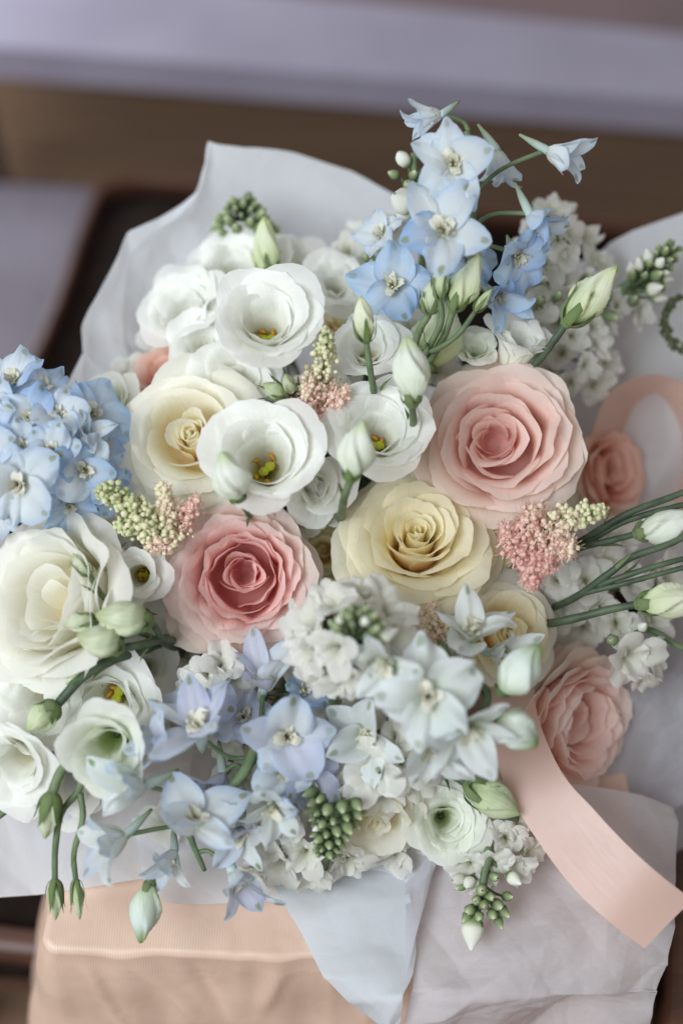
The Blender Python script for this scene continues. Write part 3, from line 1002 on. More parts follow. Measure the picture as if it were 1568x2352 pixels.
def stock(label, stem_pts, florets=(), buds=(), seed=1, group=None, mat='stock', stem_r=2.4, stem_mat='green', name='stock_spike'):
    """florets: (u, v, d, diam, face); buds: (u, v, d, length, direction, white?)"""
    rng = random.Random(seed)
    loc = P(*stem_pts[-1])
    PR = np.eye(3)
    t = thing(name, label, 'stock flower', loc, PR, group)
    path = smooth_path([P(*p) for p in stem_pts], 20)
    V, F, uv = tube(to_local(path, PR, loc), [stem_r * .0007, stem_r * .001, stem_r * .001], 8)
    mesh_obj('stem', V, F, M[stem_mat], t, uv)

    def pedicel(end):
        i = int(np.argmin(np.linalg.norm(path - end, axis=1)))
        i = min(len(path) - 1, i + 2)
        V, F, uv = tube(to_local(smooth_path([path[i], path[i] * .4 + end * .6 + np.array((0, 0, -.002)), end], 6), PR, loc), [.0009, .0007], 5)
        return V, F, uv
    pb = Bag()
    for f in florets:
        u, v, d, diam, face = f[:5]
        R = diam * .68 * UNIT * (DIST - d) / DIST
        k = rng.randrange(5)
        key = ('stock', k, mat)
        if key not in MESH_CACHE:
            V, F, uv = stock_floret_data(k)
            cached_mesh(key, V, F, uv, M[mat], 'floret')
        ax = cdir(*face)
        c = P(u, v, d) - ax * R * .4
        o = inst(MESH_CACHE[key], t, m4(PR.T @ frame(ax, rng.uniform(0, 6)), to_local(c, PR, loc), R), 'floret')
        # sepal tube under it
        pb.add(*pedicel(c - ax * R * .15))
    for b in buds:
        u, v, d, ln, face = b[:5]
        w = len(b) > 5 and b[5]
        kk = rng.randrange(4)
        key = ('stockbud', bool(w), kk)
        if key not in MESH_CACHE:
            V, F, uv = bud_small(kk)
            cached_mesh(key, V, F, uv, M['stockbud_white' if w else 'stockbud'], 'bud')
        R = ln * UNIT * (DIST - d) / DIST
        ax = cdir(*face)
        c = P(u, v, d) - ax * R * .5
        inst(MESH_CACHE[key], t, m4(PR.T @ frame(ax, rng.uniform(0, 6)), to_local(c, PR, loc), R), 'bud')
        pb.add(*pedicel(c + ax * R * .05))
    if pb.v:
        o = pb.build('pedicel', M['green'], t)
        o['kind'] = 'stuff'
    return t


def cloud(rng, poly_c, rx, ry, n, d0, dv, size, spread=.7, lift=.5):
    """florets spread evenly over an ellipse, facing outwards from it"""
    out = []
    pts = []
    tries = 0
    while len(out) < n and tries < 4000:
        tries += 1
        a, r = rng.uniform(0, 6.283), math.sqrt(rng.random())
        x, y = math.cos(a) * r, math.sin(a) * r
        if any((x - px) ** 2 * rx * rx + (y - py) ** 2 * ry * ry < (size * .48) ** 2 for px, py in pts):
            continue
        pts.append((x, y))
        out.append((poly_c[0] + x * rx, poly_c[1] + y * ry, d0 - dv * r * r + rng.uniform(-.006, .006), size * rng.uniform(.82, 1.15),
                    (x * spread + rng.uniform(-.3, .3), -y * spread + rng.uniform(-.3, .3) , lift + .4)))
    return out


def bud_cone(rng, base, tip, n, wid, size, d0, d1, white=0.3):
    """buds crowding round the tip of a stock stem"""
    out = []
    for i in range(n):
        q = i / (n - 1)
        ang = i * 2.4
        w = wid * (1 - .72 * q)
        dx, dy = tip[0] - base[0], tip[1] - base[1]
        ln = math.hypot(dx, dy)
        nx, ny = -dy / ln, dx / ln
        o = math.cos(ang) * w
        out.append((base[0] + dx * q + nx * o, base[1] + dy * q + ny * o, d0 + (d1 - d0) * q + math.sin(ang) * w * UNIT, size * (1.12 - .55 * q) * rng.uniform(.62, 1.3),
                    (dx / ln * .6 + nx * math.cos(ang) * .9, -(dy / ln) * .6 - ny * math.cos(ang) * .9, .25 + math.sin(ang) * .9), rng.random() < white * (1 - q)))
    return out


# ------------------------------------------------------------------ astilbe
def ico():
    p = (1 + 5 ** .5) / 2
    V = np.array([(-1, p, 0), (1, p, 0), (-1, -p, 0), (1, -p, 0), (0, -1, p), (0, 1, p), (0, -1, -p), (0, 1, -p), (p, 0, -1), (p, 0, 1), (-p, 0, -1), (-p, 0, 1)], float)
    V /= np.linalg.norm(V[0])
    F = [(0, 11, 5), (0, 5, 1), (0, 1, 7), (0, 7, 10), (0, 10, 11), (1, 5, 9), (5, 11, 4), (11, 10, 2), (10, 7, 6), (7, 1, 8), (3, 9, 4), (3, 4, 2), (3, 2, 6), (3, 6, 8), (3, 8, 9), (4, 9, 5), (2, 4, 11), (6, 2, 10), (8, 6, 7), (9, 8, 1)]
    return V, F


ICO = ico()


def astilbe(label, branches, stem_pts, seed=1, tones=((0, 0), (1, 1)), mat='astilbe', fuzz=0.0, group=None):
    """branches: list of (path of uvd, radius units, number of blossoms, tone at base, tone at tip, bead size)"""
    rng = random.Random(seed)
    loc = P(*stem_pts[-1])
    PR = np.eye(3)
    t = thing('astilbe_plume', label, 'astilbe', loc, PR, group)
    V, F, uv = tube(to_local(smooth_path([P(*p) for p in stem_pts], 16), PR, loc), [.0006, .0010, .0012], 7)
    mesh_obj('stem', V, F, M['green'], t, uv)
    for path, rad, n, ta, tb, bead in branches:
        pts = smooth_path([P(*p) for p in path], 30)
        B = Bag()
        SB = Bag()
        SB.add(*tube(to_local(pts, PR, loc), [.0007, .0005, .0003], 5))
        for i in range(n):
            q = rng.random() ** .9
            c0 = pts[int(q * (len(pts) - 1))]
            dirv = np.array((rng.gauss(0, 1), rng.gauss(0, 1), rng.gauss(0, 1)))
            dirv /= np.linalg.norm(dirv)
            w = rad * UNIT * (1 - .62 * q) * rng.uniform(.55, 1.12) * (1 + .25 * math.sin(q * 26 + seed))
            c = c0 + dirv * w
            r = bead * UNIT * rng.uniform(.6, 1.25)
            tone = ta + (tb - ta) * q + rng.uniform(-.14, .14)
            sc = np.array((1, 1, 1)) * r
            B.add(to_local(ICO[0] * sc * np.array([rng.uniform(.8, 1.2) for _ in range(3)]) + c, PR, loc), ICO[1], None, tone)
            fz = max(0.0, 1 - abs(tone - 1.0) * 1.2)
            if fz > .25:                                       # open blossoms: thin stamens
                for k in range(4):
                    dv = dirv + np.array((rng.gauss(0, .7), rng.gauss(0, .7), rng.gauss(0, .7)))
                    dv /= np.linalg.norm(dv)
                    e = c + dv * r * 2.6
                    sd = np.cross(dv, (0.3, .5, .8))
                    sd *= r * .16 / (np.linalg.norm(sd) + 1e-9)
                    B.add(to_local(np.array([c - sd, c + sd, e + sd, e - sd]), PR, loc), [(0, 1, 2, 3)], None, tone + .12)
        o = B.build('blossoms', M[mat], t)
        o['kind'] = 'stuff'
        SB.build('branch', M['green'], t)
    return t


M['astilbe'] = plain_mat('astilbe blossoms', (0, 0, 0, 1), (0, 0, 0, 1), 300, rough=.7, trans=.2, bump=.4, bscale=1500,
                         attr_stops=[(0.0, lin(194, 200, 146)), (0.25, lin(234, 232, 196)), (0.5, lin(243, 230, 208)), (0.75, lin(240, 212, 198)), (1.0, lin(236, 194, 184))])

M['darktip'] = plain_mat('dark green tip', lin(60, 72, 48), lin(110, 112, 80), 300, rough=.7)

# ------------------------------------------------------------------ the surroundings
M['floor'] = wood_mat('brown floor', lin(108, 82, 62), lin(136, 106, 82), (2, 12, 12), .7)
M['bench'] = plain_mat('mauve painted board', lin(140, 134, 150), lin(150, 144, 160), 8, rough=.5, bump=.1)
M['bench_mid'] = plain_mat('lavender painted board', lin(148, 142, 156), lin(154, 148, 162), 8, rough=.5, bump=.1)
M['bench_dark'] = plain_mat('mauve brown board', lin(110, 93, 96), lin(118, 100, 102), 8, rough=.5, bump=.1)
M['sheet_white'] = plain_mat('white board', lin(168, 172, 190), lin(176, 180, 196), 8, rough=.5, bump=.1)
M['lilac_paper'] = paper_mat('lilac grey tissue', lin(104, 97, 106), lin(128, 120, 130), trans=.1)
M['redwood'] = wood_mat('red brown varnished wood', lin(58, 36, 27), lin(92, 58, 43), (3, 40, 40), .4)
M['seat'] = plain_mat('black brown seat', lin(24, 17, 15), lin(34, 25, 21), 60, rough=.85, spec=.08, bump=.4, bscale=500)
M['kraft'] = None


def box_verts(corners_top, h):
    T = np.asarray(corners_top, float)
    Bm = T.copy()
    Bm[:, 2] -= h
    V = np.vstack([T, Bm])
    n = len(T)
    F = [tuple(range(n)), tuple(range(2 * n - 1, n - 1, -1))] + [(i, i + n, (i + 1) % n + n, (i + 1) % n) for i in range(n)]
    return V, F


def bevelled(o, w=.003, seg=3):
    b = o.modifiers.new('bevel', 'BEVEL')
    b.width = w
    b.segments = seg
    b.limit_method = 'ANGLE'
    for p in o.data.polygons:
        p.use_smooth = False
    return o


V = np.array([(-4, -3, -.50), (4, -3, -.50), (4, 5, -.50), (-4, 5, -.50)], float)
floor = tag(mesh_obj('floor', V, [(0, 1, 2, 3)], M['floor']), kind='structure')
fd = np.array((1.0, -.13, 0)) / np.linalg.norm((1.0, -.13, 0))
fn = np.array((-fd[1], fd[0], 0))
for k in range(16):
    a_ = np.array((0, .1, 0)) + fn * (.14 * k)
    V, F = box_verts([a_ - fd * 2 + fn * .003 + (0, 0, -.486), a_ + fd * 2 + fn * .003 + (0, 0, -.486), a_ + fd * 2 + fn * .137 + (0, 0, -.486), a_ - fd * 2 + fn * .137 + (0, 0, -.486)], .012)
    bevelled(mesh_obj('floorboard', V, F, M['floor'], floor), .002, 1)

zb = -.10
e0, e1 = on_z(-700, 52, zb), on_z(2300, 290, zb)
g0, g1 = on_z(-700, -150, zb), on_z(2300, 152, zb)
spl = (577 + 700) / 3000
spl2 = (850 + 700) / 3000
emid2, gmid2 = e0 + (e1 - e0) * spl2, g0 + (g1 - g0) * spl2
emid, gmid = e0 + (e1 - e0) * spl, g0 + (g1 - g0) * spl
bench = thing('bench', 'long mauve painted bench blurred across the top of the picture', 'bench', (e0 + e1) / 2 + np.array((0, 0, zb - .4)))  # board is all mauve; the added fill lamp lightens its left end
bl = np.array(bench.matrix_world.translation)
off = (g1 - e1) / np.linalg.norm(g1 - e1)
for nm, cs, mk in (('board', [e0, e1, g1, g0], 'bench'),
                   ('backrest', [g0 + off * .012 + np.array((0, 0, -.012)), g1 + off * .012 + np.array((0, 0, -.012)), g1 + off * .35 + np.array((0, 0, -.012)), g0 + off * .35 + np.array((0, 0, -.012))], 'bench_dark')):
    V, F = box_verts(cs, .035)
    mesh_obj(nm, V - bl, F, M[mk], bench, smooth=False)
for k in (.12, .88):
    c = e0 + (e1 - e0) * k + off * .15
    V, F = box_verts([c + np.array(p) for p in ((-.03, -.03, -.04), (.03, -.03, -.04), (.03, .03, -.04), (-.03, .03, -.04))], .36)
    bevelled(mesh_obj('leg', V - bl, F, M['bench_dark'], bench), .004)


def rail(path, w, h, parent, name, mat, origin):
    """a wooden rail of rounded section following a level path"""
    p = smooth_path(path, 40)
    tan = np.gradient(p, axis=0)
    tan /= np.linalg.norm(tan, axis=1)[:, None]
    side = np.cross(tan, (0, 0, 1))
    side /= np.linalg.norm(side, axis=1)[:, None]
    a = np.linspace(0, 2 * math.pi, 20, endpoint=False)
    cx = np.sign(np.cos(a)) * np.abs(np.cos(a)) ** .45 * w / 2
    cz = np.sign(np.sin(a)) * np.abs(np.sin(a)) ** .45 * h / 2 - h / 2
    V = (p[:, None, :] + side[:, None, :] * cx[None, :, None] + np.array((0, 0, 1.0))[None, None, :] * cz[None, :, None]).reshape(-1, 3)
    F = grid_faces(len(p), 20, True) + [tuple(range(19, -1, -1)), tuple(range((len(p) - 1) * 20, len(p) * 20))]
    return mesh_obj(name, V - origin, F, M[mat], parent)


ZS = -.20
chair_loc = on_z(784, 1300, ZS) + np.array((0, 0, -.37))
chair = thing('chair', 'dark seated chair with red brown wooden rails under the wrapped box', 'chair', chair_loc)
corners = [on_z(u, v, ZS) for u, v in ((-560, 2190), (60, 900), (215, 520), (235, 460), (275, 430), (350, 424), (900, 478), (1700, 556), (2300, 1500), (2300, 2300), (1600, 2330), (300, 2230))]
V, F = box_verts(corners, .03)
mesh_obj('seat', V - chair_loc, F, M['seat'], chair)
zr = ZS + .016
rail([on_z(u, v, zr) for u, v in ((-700, 2110), (30, 905), (188, 520), (222, 440), (270, 408), (380, 405), (700, 436), (1200, 486), (1900, 556))], .010, .03, chair, 'rail', 'redwood', chair_loc)
rail([on_z(u, v, zr) for u, v in ((-500, 2100), (0, 2155), (400, 2198), (1500, 2310))], .022, .09, chair, 'rail', 'redwood', chair_loc)
V, F = box_verts([on_z(u, v, -.05) for u, v in ((1516, 2600), (2000, 2600), (1950, 1700), (1552, 1740))], .06)
bevelled(mesh_obj('armrest', V - chair_loc, F, M['redwood'], chair), .006)
for u, v in ((150, 560), (1600, 620), (-300, 2080), (1560, 2250)):
    c = on_z(u, v, ZS)
    V, F, uv = tube(np.array([c + (0, 0, -.03), c + (0, 0, -.37)]) - chair_loc, [.018, .014], 12)
    mesh_obj('leg', V, F, M['redwood'], chair, uv)

# paper-covered box standing left of the chair
lb = [on_z(u, v, -.215) for u, v in ((236, 420), (-380, 386), (-900, 1400), (-300, 1400), (66, 905))]
V, F = box_verts([lb[0], lb[1], lb[2], lb[3], lb[4]], .20)
tb = thing('covered_box', 'box under lilac grey tissue at the left edge behind the dark gap', 'box', np.mean(lb, 0) + np.array((0, 0, -.2)))
tl = np.array(tb.matrix_world.translation)
bevelled(mesh_obj('carton', V - tl + np.array((0, 0, -.004)), F, M['lilac_paper'], tb), .006)


def sheet(name, label, A, B, mat, seed=1, nu=70, nv=40, crumple=.004, folds=10, bulge=.0, soft=1, cat='tissue paper', group=None, mid=None, fine=.0, facet=None):
    """a sheet of paper between an outer edge A and an inner edge B (world points), with creases"""
    rng = np.random.RandomState(seed)

    def resample(p, n):
        p = np.asarray(p, float)
        s = np.concatenate([[0], np.cumsum(np.linalg.norm(np.diff(p, axis=0), axis=1))])
        q = np.linspace(0, s[-1], n)
        r = np.stack([np.interp(q, s, p[:, k]) for k in range(3)], 1)
        for _ in range(soft):
            r[1:-1] = r[1:-1] * .5 + (r[:-2] + r[2:]) * .25
        return r
    a, b = resample(A, nu), resample(B, nu)
    t = np.linspace(0, 1, nv)[:, None, None]
    if mid is not None:
        c = resample(mid, nu)
        G = a * (1 - t) ** 2 + (2 * c - .5 * a - .5 * b) * 2 * t * (1 - t) + b * t ** 2
    else:
        G = a * (1 - t) + b * t
    du = np.gradient(G, axis=1)
    dv = np.gradient(G, axis=0)
    nrm = np.cross(du, dv)
    nrm /= np.linalg.norm(nrm, axis=2)[:, :, None] + 1e-9
    span = np.linalg.norm(a[-1] - a[0]) + 1e-6
    # 2-d sheet coordinates in metres for the creases
    X = np.concatenate([[0], np.cumsum(np.linalg.norm(np.diff(G[nv // 2], axis=0), axis=1))])[None, :] + 0 * t[:, :, 0]
    Y = np.concatenate([[0], np.cumsum(np.linalg.norm(np.diff(G[:, nu // 2], axis=0), axis=1))])[:, None] + 0 * X
    h = np.zeros((nv, nu))
    for k in range(folds):
        an = rng.uniform(0, math.pi)
        c = rng.uniform(0, 1)
        px, py = rng.uniform(0, X.max()), rng.uniform(0, Y.max())
        dd = (X - px) * math.cos(an) + (Y - py) * math.sin(an)
        along = -(X - px) * math.sin(an) + (Y - py) * math.cos(an)
        wdt = rng.uniform(.012, .05)
        ln = rng.uniform(.03, .12)
        h += rng.uniform(-1, 1) * np.maximum(0, 1 - np.abs(dd) / wdt) * np.exp(-(along / ln) ** 2)
    h *= crumple
    if fine > 0:
        for k in range(40):
            an = rng.uniform(0, math.pi)
            px, py = rng.uniform(0, X.max()), rng.uniform(0, Y.max())
            dd = (X - px) * math.cos(an) + (Y - py) * math.sin(an)
            along = -(X - px) * math.sin(an) + (Y - py) * math.cos(an)
            h += fine * rng.uniform(-1, 1) * np.maximum(0, 1 - np.abs(dd) / rng.uniform(.004, .012)) * np.exp(-(along / rng.uniform(.008, .03)) ** 2)
    if facet:
        amp, nc = facet
        mod = .35 + .65 * np.clip(np.sin(X * rng.uniform(20, 40) + rng.uniform(0, 6)) * np.sin(Y * rng.uniform(20, 40) + rng.uniform(0, 6)) + .6, 0, 1)
        for octv, (a_, n_) in enumerate(((amp, nc), (amp * .45, nc * 5))):
            cx, cy = rng.uniform(0, X.max(), n_), rng.uniform(0, Y.max(), n_)
            sg = rng.uniform(-1, 1, n_)
            dist = np.sqrt((X[:, :, None] - cx) ** 2 + ((Y[:, :, None] - cy) * .8) ** 2)
            near = np.argmin(dist, 2)
            d1 = np.min(dist, 2)
            sc = math.sqrt(X.max() * Y.max() / n_)
            h += a_ * (d1 / sc) * mod
    tt = t[:, :, 0]
    h += bulge * np.sin(np.pi * tt) * np.sin(np.pi * np.linspace(0, 1, nu))[None, :]
    G = G + nrm * h[:, :, None]
    base = G.reshape(-1, 3).mean(0)
    base[2] = G[:, :, 2].min()
    uv = np.stack([X / .3, Y / .3], -1).reshape(-1, 2)
    o = mesh_obj(name, G.reshape(-1, 3) - base, grid_faces(nv, nu), mat, None, uv)
    o.location = base
    return tag(o, label, cat, group) if label else o


# ------------------------------------------------------------------ wrapped box under the bouquet
def kraft_mat():
    mat = bpy.data.materials.new('ribbed kraft paper')
    t = nt(mat)
    L = t.links.new
    out = N(t, 'ShaderNodeOutputMaterial')
    tc = N(t, 'ShaderNodeTexCoord')
    wv = N(t, 'ShaderNodeTexWave', **{'Scale': 230.0, 'Distortion': 0.8, 'Detail': 1.0})
    wv.bands_direction = 'X'
    L(tc.outputs['Object'], wv.inputs['Vector'])
    n1 = N(t, 'ShaderNodeTexNoise', **{'Scale': 35.0, 'Detail': 5.0})
    L(tc.outputs['Object'], n1.inputs['Vector'])
    r = ramp(t, [(0.3, lin(208, 178, 160)), (0.7, lin(222, 194, 176))])
    L(n1.outputs[0], r.inputs[0])
    col = mixc(t, maths(t, 'MULTIPLY', wv.outputs['Fac'], .3), r.outputs[0], lin(190, 152, 128))
    bs = N(t, 'ShaderNodeBsdfPrincipled')
    L(col, bs.inputs['Base Color'])
    bs.inputs['Roughness'].default_value = .42
    bs.inputs['Specular IOR Level'].default_value = .5
    bp = N(t, 'ShaderNodeBump', **{'Strength': .12, 'Distance': .0004})
    L(wv.outputs['Fac'], bp.inputs['Height'])
    b2 = N(t, 'ShaderNodeBump', **{'Strength': .2, 'Distance': .004})
    L(ridges(t, tc.outputs['Object'], 15.0), b2.inputs['Height'])
    L(bp.outputs[0], b2.inputs['Normal'])
    L(b2.outputs[0], bs.inputs['Normal'])
    L(bs.outputs[0], out.inputs['Surface'])
    return mat


M['kraft'] = kraft_mat()
fl, fr = on_z(92, 2188, 0), on_z(1500, 2230, 0)
bk = .33
bl0, br0 = fl + np.array((.004, bk, 0)), fr + np.array((.0, bk, 0))
box_loc = (fl + fr + bl0 + br0) / 4 + np.array((0, 0, ZS))
box = thing('wrapped_box', 'box wrapped in peach brown kraft paper beneath the bouquet', 'box', box_loc)


def box_shell():
    """rounded, slightly slumped wrapper swept round a rounded rectangle"""
    cr = .010
    cs = [fl, fr, br0, bl0]
    pts, nrm = [], []
    for i in range(4):
        a, b = cs[i], cs[(i + 1) % 4]
        e = (b - a) / np.linalg.norm(b - a)
        no = np.array((e[1], -e[0], 0))
        for t in np.linspace(0, 1, (110, 50, 60, 70)[i]):
            pts.append(a + e * cr + (b - a - 2 * e * cr) * t)
            nrm.append(no)
        e2 = cs[(i + 2) % 4] - b
        e2 = e2 / np.linalg.norm(e2)
        n2 = np.array((e2[1], -e2[0], 0))
        cc = b - e * cr + e2 * cr
        for k in range(1, 8):
            an = k / 8 * math.pi / 2
            v = no * math.cos(an) + n2 * math.sin(an)
            nrm.append(v)
            pts.append(cc + v * cr)
    pts, nrm = np.array(pts), np.array(nrm)
    n = len(pts)
    s = np.arange(n) / n * 40
    rs = np.random.RandomState(4)
    lump = sum(rs.uniform(.4, 1) * np.sin(s * f + rs.uniform(0, 6)) for f in (.7, 1.3, 2.1, 3.3, 5.2))
    crease = sum(rs.uniform(-1, 1) * np.maximum(0, 1 - np.abs(s - c) / w) for c, w in zip(rs.uniform(0, 40, 40), rs.uniform(.1, .5, 40)))
    rows = []
    R = .0045
    for th in np.linspace(90, 0, 9):
        t = math.radians(th)
        rows.append((R * (1 - math.cos(t)) + .0007 * crease * math.cos(t) + .0006 * lump * math.cos(t), -R * (1 - math.sin(t)) + .0007 * crease * math.sin(t)))
    for dz in np.linspace(.011, .197, 44):
        diag = sum(a_ * np.maximum(0, 1 - np.abs(s - s0_ - k_ * dz) / w_) * min(1, dz * 40) * math.exp(-max(0, dz - l_) * 60) for a_, s0_, k_, w_, l_ in ((.0035, 1.6, 26, .35, .06), (-.003, 3.0, 14, .3, .05), (.003, 5.4, -12, .3, .04), (-.003, 8.2, -8, .25, .05), (.0025, 9.6, 10, .2, .03), (.003, .5, 10, .25, .1)))
        f = .0022 * crease * np.exp(-dz * 20) - diag + .0008 * np.abs(((s * .35 + dz * 30) % 2) - 1) + .0012 * np.sin(s * .8 - dz * 60) + .0007 * lump - .22 * dz
        rows.append((f, -dz))
    V = [pts - nrm * (np.asarray(i) * np.ones(n))[:, None] + np.array((0, 0, 1)) * (np.asarray(z) * np.ones(n))[:, None] for i, z in rows]
    return np.concatenate(V), grid_faces(len(V), n, True), n


V, F, n = box_shell()
F = F + [tuple(range(n - 1, -1, -1))]
mesh_obj('wrapping_paper', V - box_loc, F, M['kraft'], box)
# ------------------------------------------------------------------ tissue paper round the bouquet
M['tissue'] = paper_mat('white tissue', lin(236, 239, 244), lin(247, 249, 251), trans=.55, fibre=.5)
M['tissue_thin'] = paper_mat('thin white tissue', lin(206, 206, 214), lin(222, 222, 228), trans=.5, seethru=.12, fibre=.6)
M['tissue_crumpled'] = paper_mat('crumpled tissue', lin(222, 219, 224), lin(244, 242, 246), trans=.5, seethru=.10, fibre=.6)
M['tissue_smooth'] = paper_mat('smooth white paper', lin(216, 222, 228), lin(226, 232, 236), trans=.35, fibre=.15, crease=.12)


def PP(*l):
    return [P(*q) for q in l]


sheet('tissue_sheet', 'tall white tissue sheet peaking behind the flowers at the upper left', PP((140, 1000, -.05), (150, 900, -.06), (185, 847, -.065), (222, 806, -.07), (205, 747, -.072), (245, 640, -.08), (285, 525, -.085), (345, 478, -.09), (395, 430, -.09), (425, 393, -.09),
      (475, 316, -.09), (500, 330, -.09), (560, 348, -.092), (640, 363, -.095), (730, 388, -.1), (800, 405, -.1), (890, 440, -.105), (1000, 490, -.12), (1120, 540, -.14)),
      PP((420, 1250, -.12), (450, 1180, -.13), (480, 1100, -.14), (520, 1040, -.15), (560, 980, -.15), (620, 930, -.16), (700, 900, -.17), (800, 900, -.17), (900, 920, -.17), (1000, 950, -.17), (1100, 980, -.18)),
      M['tissue'], 3, 190, 110, .010, 34, 0, 1, fine=.0012, facet=(.004, 20), mid=PP((220, 1060, -.075), (300, 980, -.09), (300, 850, -.10), (330, 700, -.11), (400, 600, -.12), (480, 560, -.125), (560, 560, -.13), (680, 590, -.135), (800, 640, -.14), (920, 690, -.14), (1050, 720, -.155)))
sheet('tissue_sheet', 'pale tissue sheet rising behind the white stock at the right edge', PP((1240, 640, -.15), (1330, 590, -.12), (1390, 562, -.105), (1450, 530, -.10), (1500, 512, -.10), (1568, 488, -.10), (1660, 460, -.10)),
      PP((1100, 1250, -.14), (1200, 1280, -.14), (1300, 1300, -.13), (1400, 1320, -.13), (1500, 1330, -.12), (1600, 1330, -.12), (1720, 1330, -.12)), M['tissue'], 8, 130, 110, .010, 26, fine=.0014, facet=(.004, 16))
sheet('tissue_sheet', 'white tissue spread under the cream rose at the left edge', PP((-260, 2085, -.03), (-60, 2070, -.03), (0, 2062, -.03), (90, 2056, -.03), (150, 2048, -.03), (290, 2031, -.032), (380, 2024, -.035), (520, 2010, -.05)),
      PP((-260, 1150, -.05), (-60, 1200, -.05), (50, 1250, -.07), (200, 1350, -.08), (350, 1450, -.09), (450, 1500, -.1), (560, 1560, -.11)), M['tissue'], 12, 150, 140, .008, 34, .01, fine=.0014, facet=(.004, 20))
sheet('tissue_sheet', 'thin see-through tissue fold beside the tilted pink rose at the right', PP((1330, 2010, -.10), (1400, 1938, -.085), (1470, 1905, -.08), (1568, 1846, -.075), (1680, 1790, -.07)),
      PP((1200, 1560, -.10), (1320, 1500, -.09), (1440, 1440, -.085), (1560, 1380, -.08), (1700, 1320, -.08)), M['tissue_thin'], 5, 120, 120, .009, 28, .008, fine=.001, facet=(.004, 12))
sheet('tissue_sheet', 'second thin tissue fold at the far right edge below the bud stems', PP((1440, 1960, -.09), (1480, 1780, -.07), (1530, 1660, -.06), (1600, 1560, -.055), (1700, 1500, -.05)),
      PP((1560, 2000, -.10), (1620, 1900, -.09), (1680, 1800, -.08), (1740, 1700, -.08), (1800, 1600, -.08)), M['tissue_thin'], 15, 50, 30, .005, 8, .004)


def drape(u, v, lift=.004):
    """point on the wrapped box seen at (u, v): lid, or front face below its edge"""
    q = on_z(u, v, lift)
    yf = fl[1] - lift - .016
    if q[1] >= yf:
        return q
    ray = FWD * DIST + RIGHT * ((u - 784) * UNIT) + UP * ((1176 - v) * UNIT)
    # front of the box leans out by 0.22 per metre of drop
    k = (yf - CAMP[1] + .22 * CAMP[2]) / (ray[1] - .22 * ray[2])
    return CAMP + ray * k


rows = []
A_ = [drape(1552, 1850, .010), drape(1562, 1885, .010), drape(1552, 2040, .009), drape(1542, 2180, .008), drape(1540, 2220, .008), drape(1520, 2300, .008), drape(1495, 2352, .008), drape(1480, 2440, .008)]
B_ = [drape(985, 1850, .012), drape(990, 1960, .012), drape(965, 2040, .010), drape(948, 2100, .010), drape(955, 2180, .010), drape(945, 2280, .009), drape(920, 2352, .009), drape(900, 2440, .009)]
M_ = [drape(1260, 1800, .026), drape(1260, 1900, .024), drape(1250, 2020, .020), drape(1245, 2110, .018), drape(1240, 2190, .017), drape(1235, 2290, .014), drape(1220, 2352, .012), drape(1200, 2440, .012)]
sheet('tissue_sheet', 'crumpled lilac white tissue spread over the box at the lower right', A_, B_, M['tissue_crumpled'], 21, 190, 200, .007, 30, mid=M_, fine=.0012, facet=(.0035, 18))
sheet('tissue_sheet', 'smooth white paper tail hanging down over the box front', [drape(600, 1985, .012), drape(640, 2060, .014), drape(690, 2140, .013), drape(745, 2250, .013), drape(800, 2312, .013), drape(838, 2345, .013), drape(862, 2348, .013), drape(880, 2400, .013)],
      [drape(925, 1950, .012), drape(935, 2000, .016), drape(942, 2060, .02), drape(952, 2130, .018), (drape(955, 2185, .017)), drape(948, 2230, .016), drape(925, 2290, .016), drape(915, 2400, .016)], M['tissue_smooth'], 31, 100, 60, .004, 7, .004, fine=.0005)
sheet('tissue_sheet', 'folded white tissue edge under the lowest blue florets', [drape(330, 2020, .016), drape(352, 2040, .016), drape(378, 2074, .016), drape(470, 2074, .016), drape(600, 2068, .017), drape(700, 2062, .018), drape(800, 2058, .014), drape(960, 2046, .018), drape(1000, 1990, .02)],
      PP((300, 1880, -.03), (380, 1860, -.03), (460, 1850, -.03), (560, 1850, -.03), (680, 1850, -.03), (780, 1850, -.03), (880, 1860, -.035), (960, 1880, -.035), (1050, 1900, -.035)), M['tissue'], 33, 80, 40, .004, 10)
sheet('tissue_sheet', 'narrow translucent tissue point between the cream rose and lower stock', [drape(930, 2030, .02), drape(950, 2010, .02), drape(985, 1965, .022), drape(1010, 1900, .03)],
      [drape(930, 2250, .016), drape(960, 2130, .018), drape(995, 2000, .02), drape(1040, 1900, .03)], M['tissue_thin'], 41, 24, 20, .001, 3)


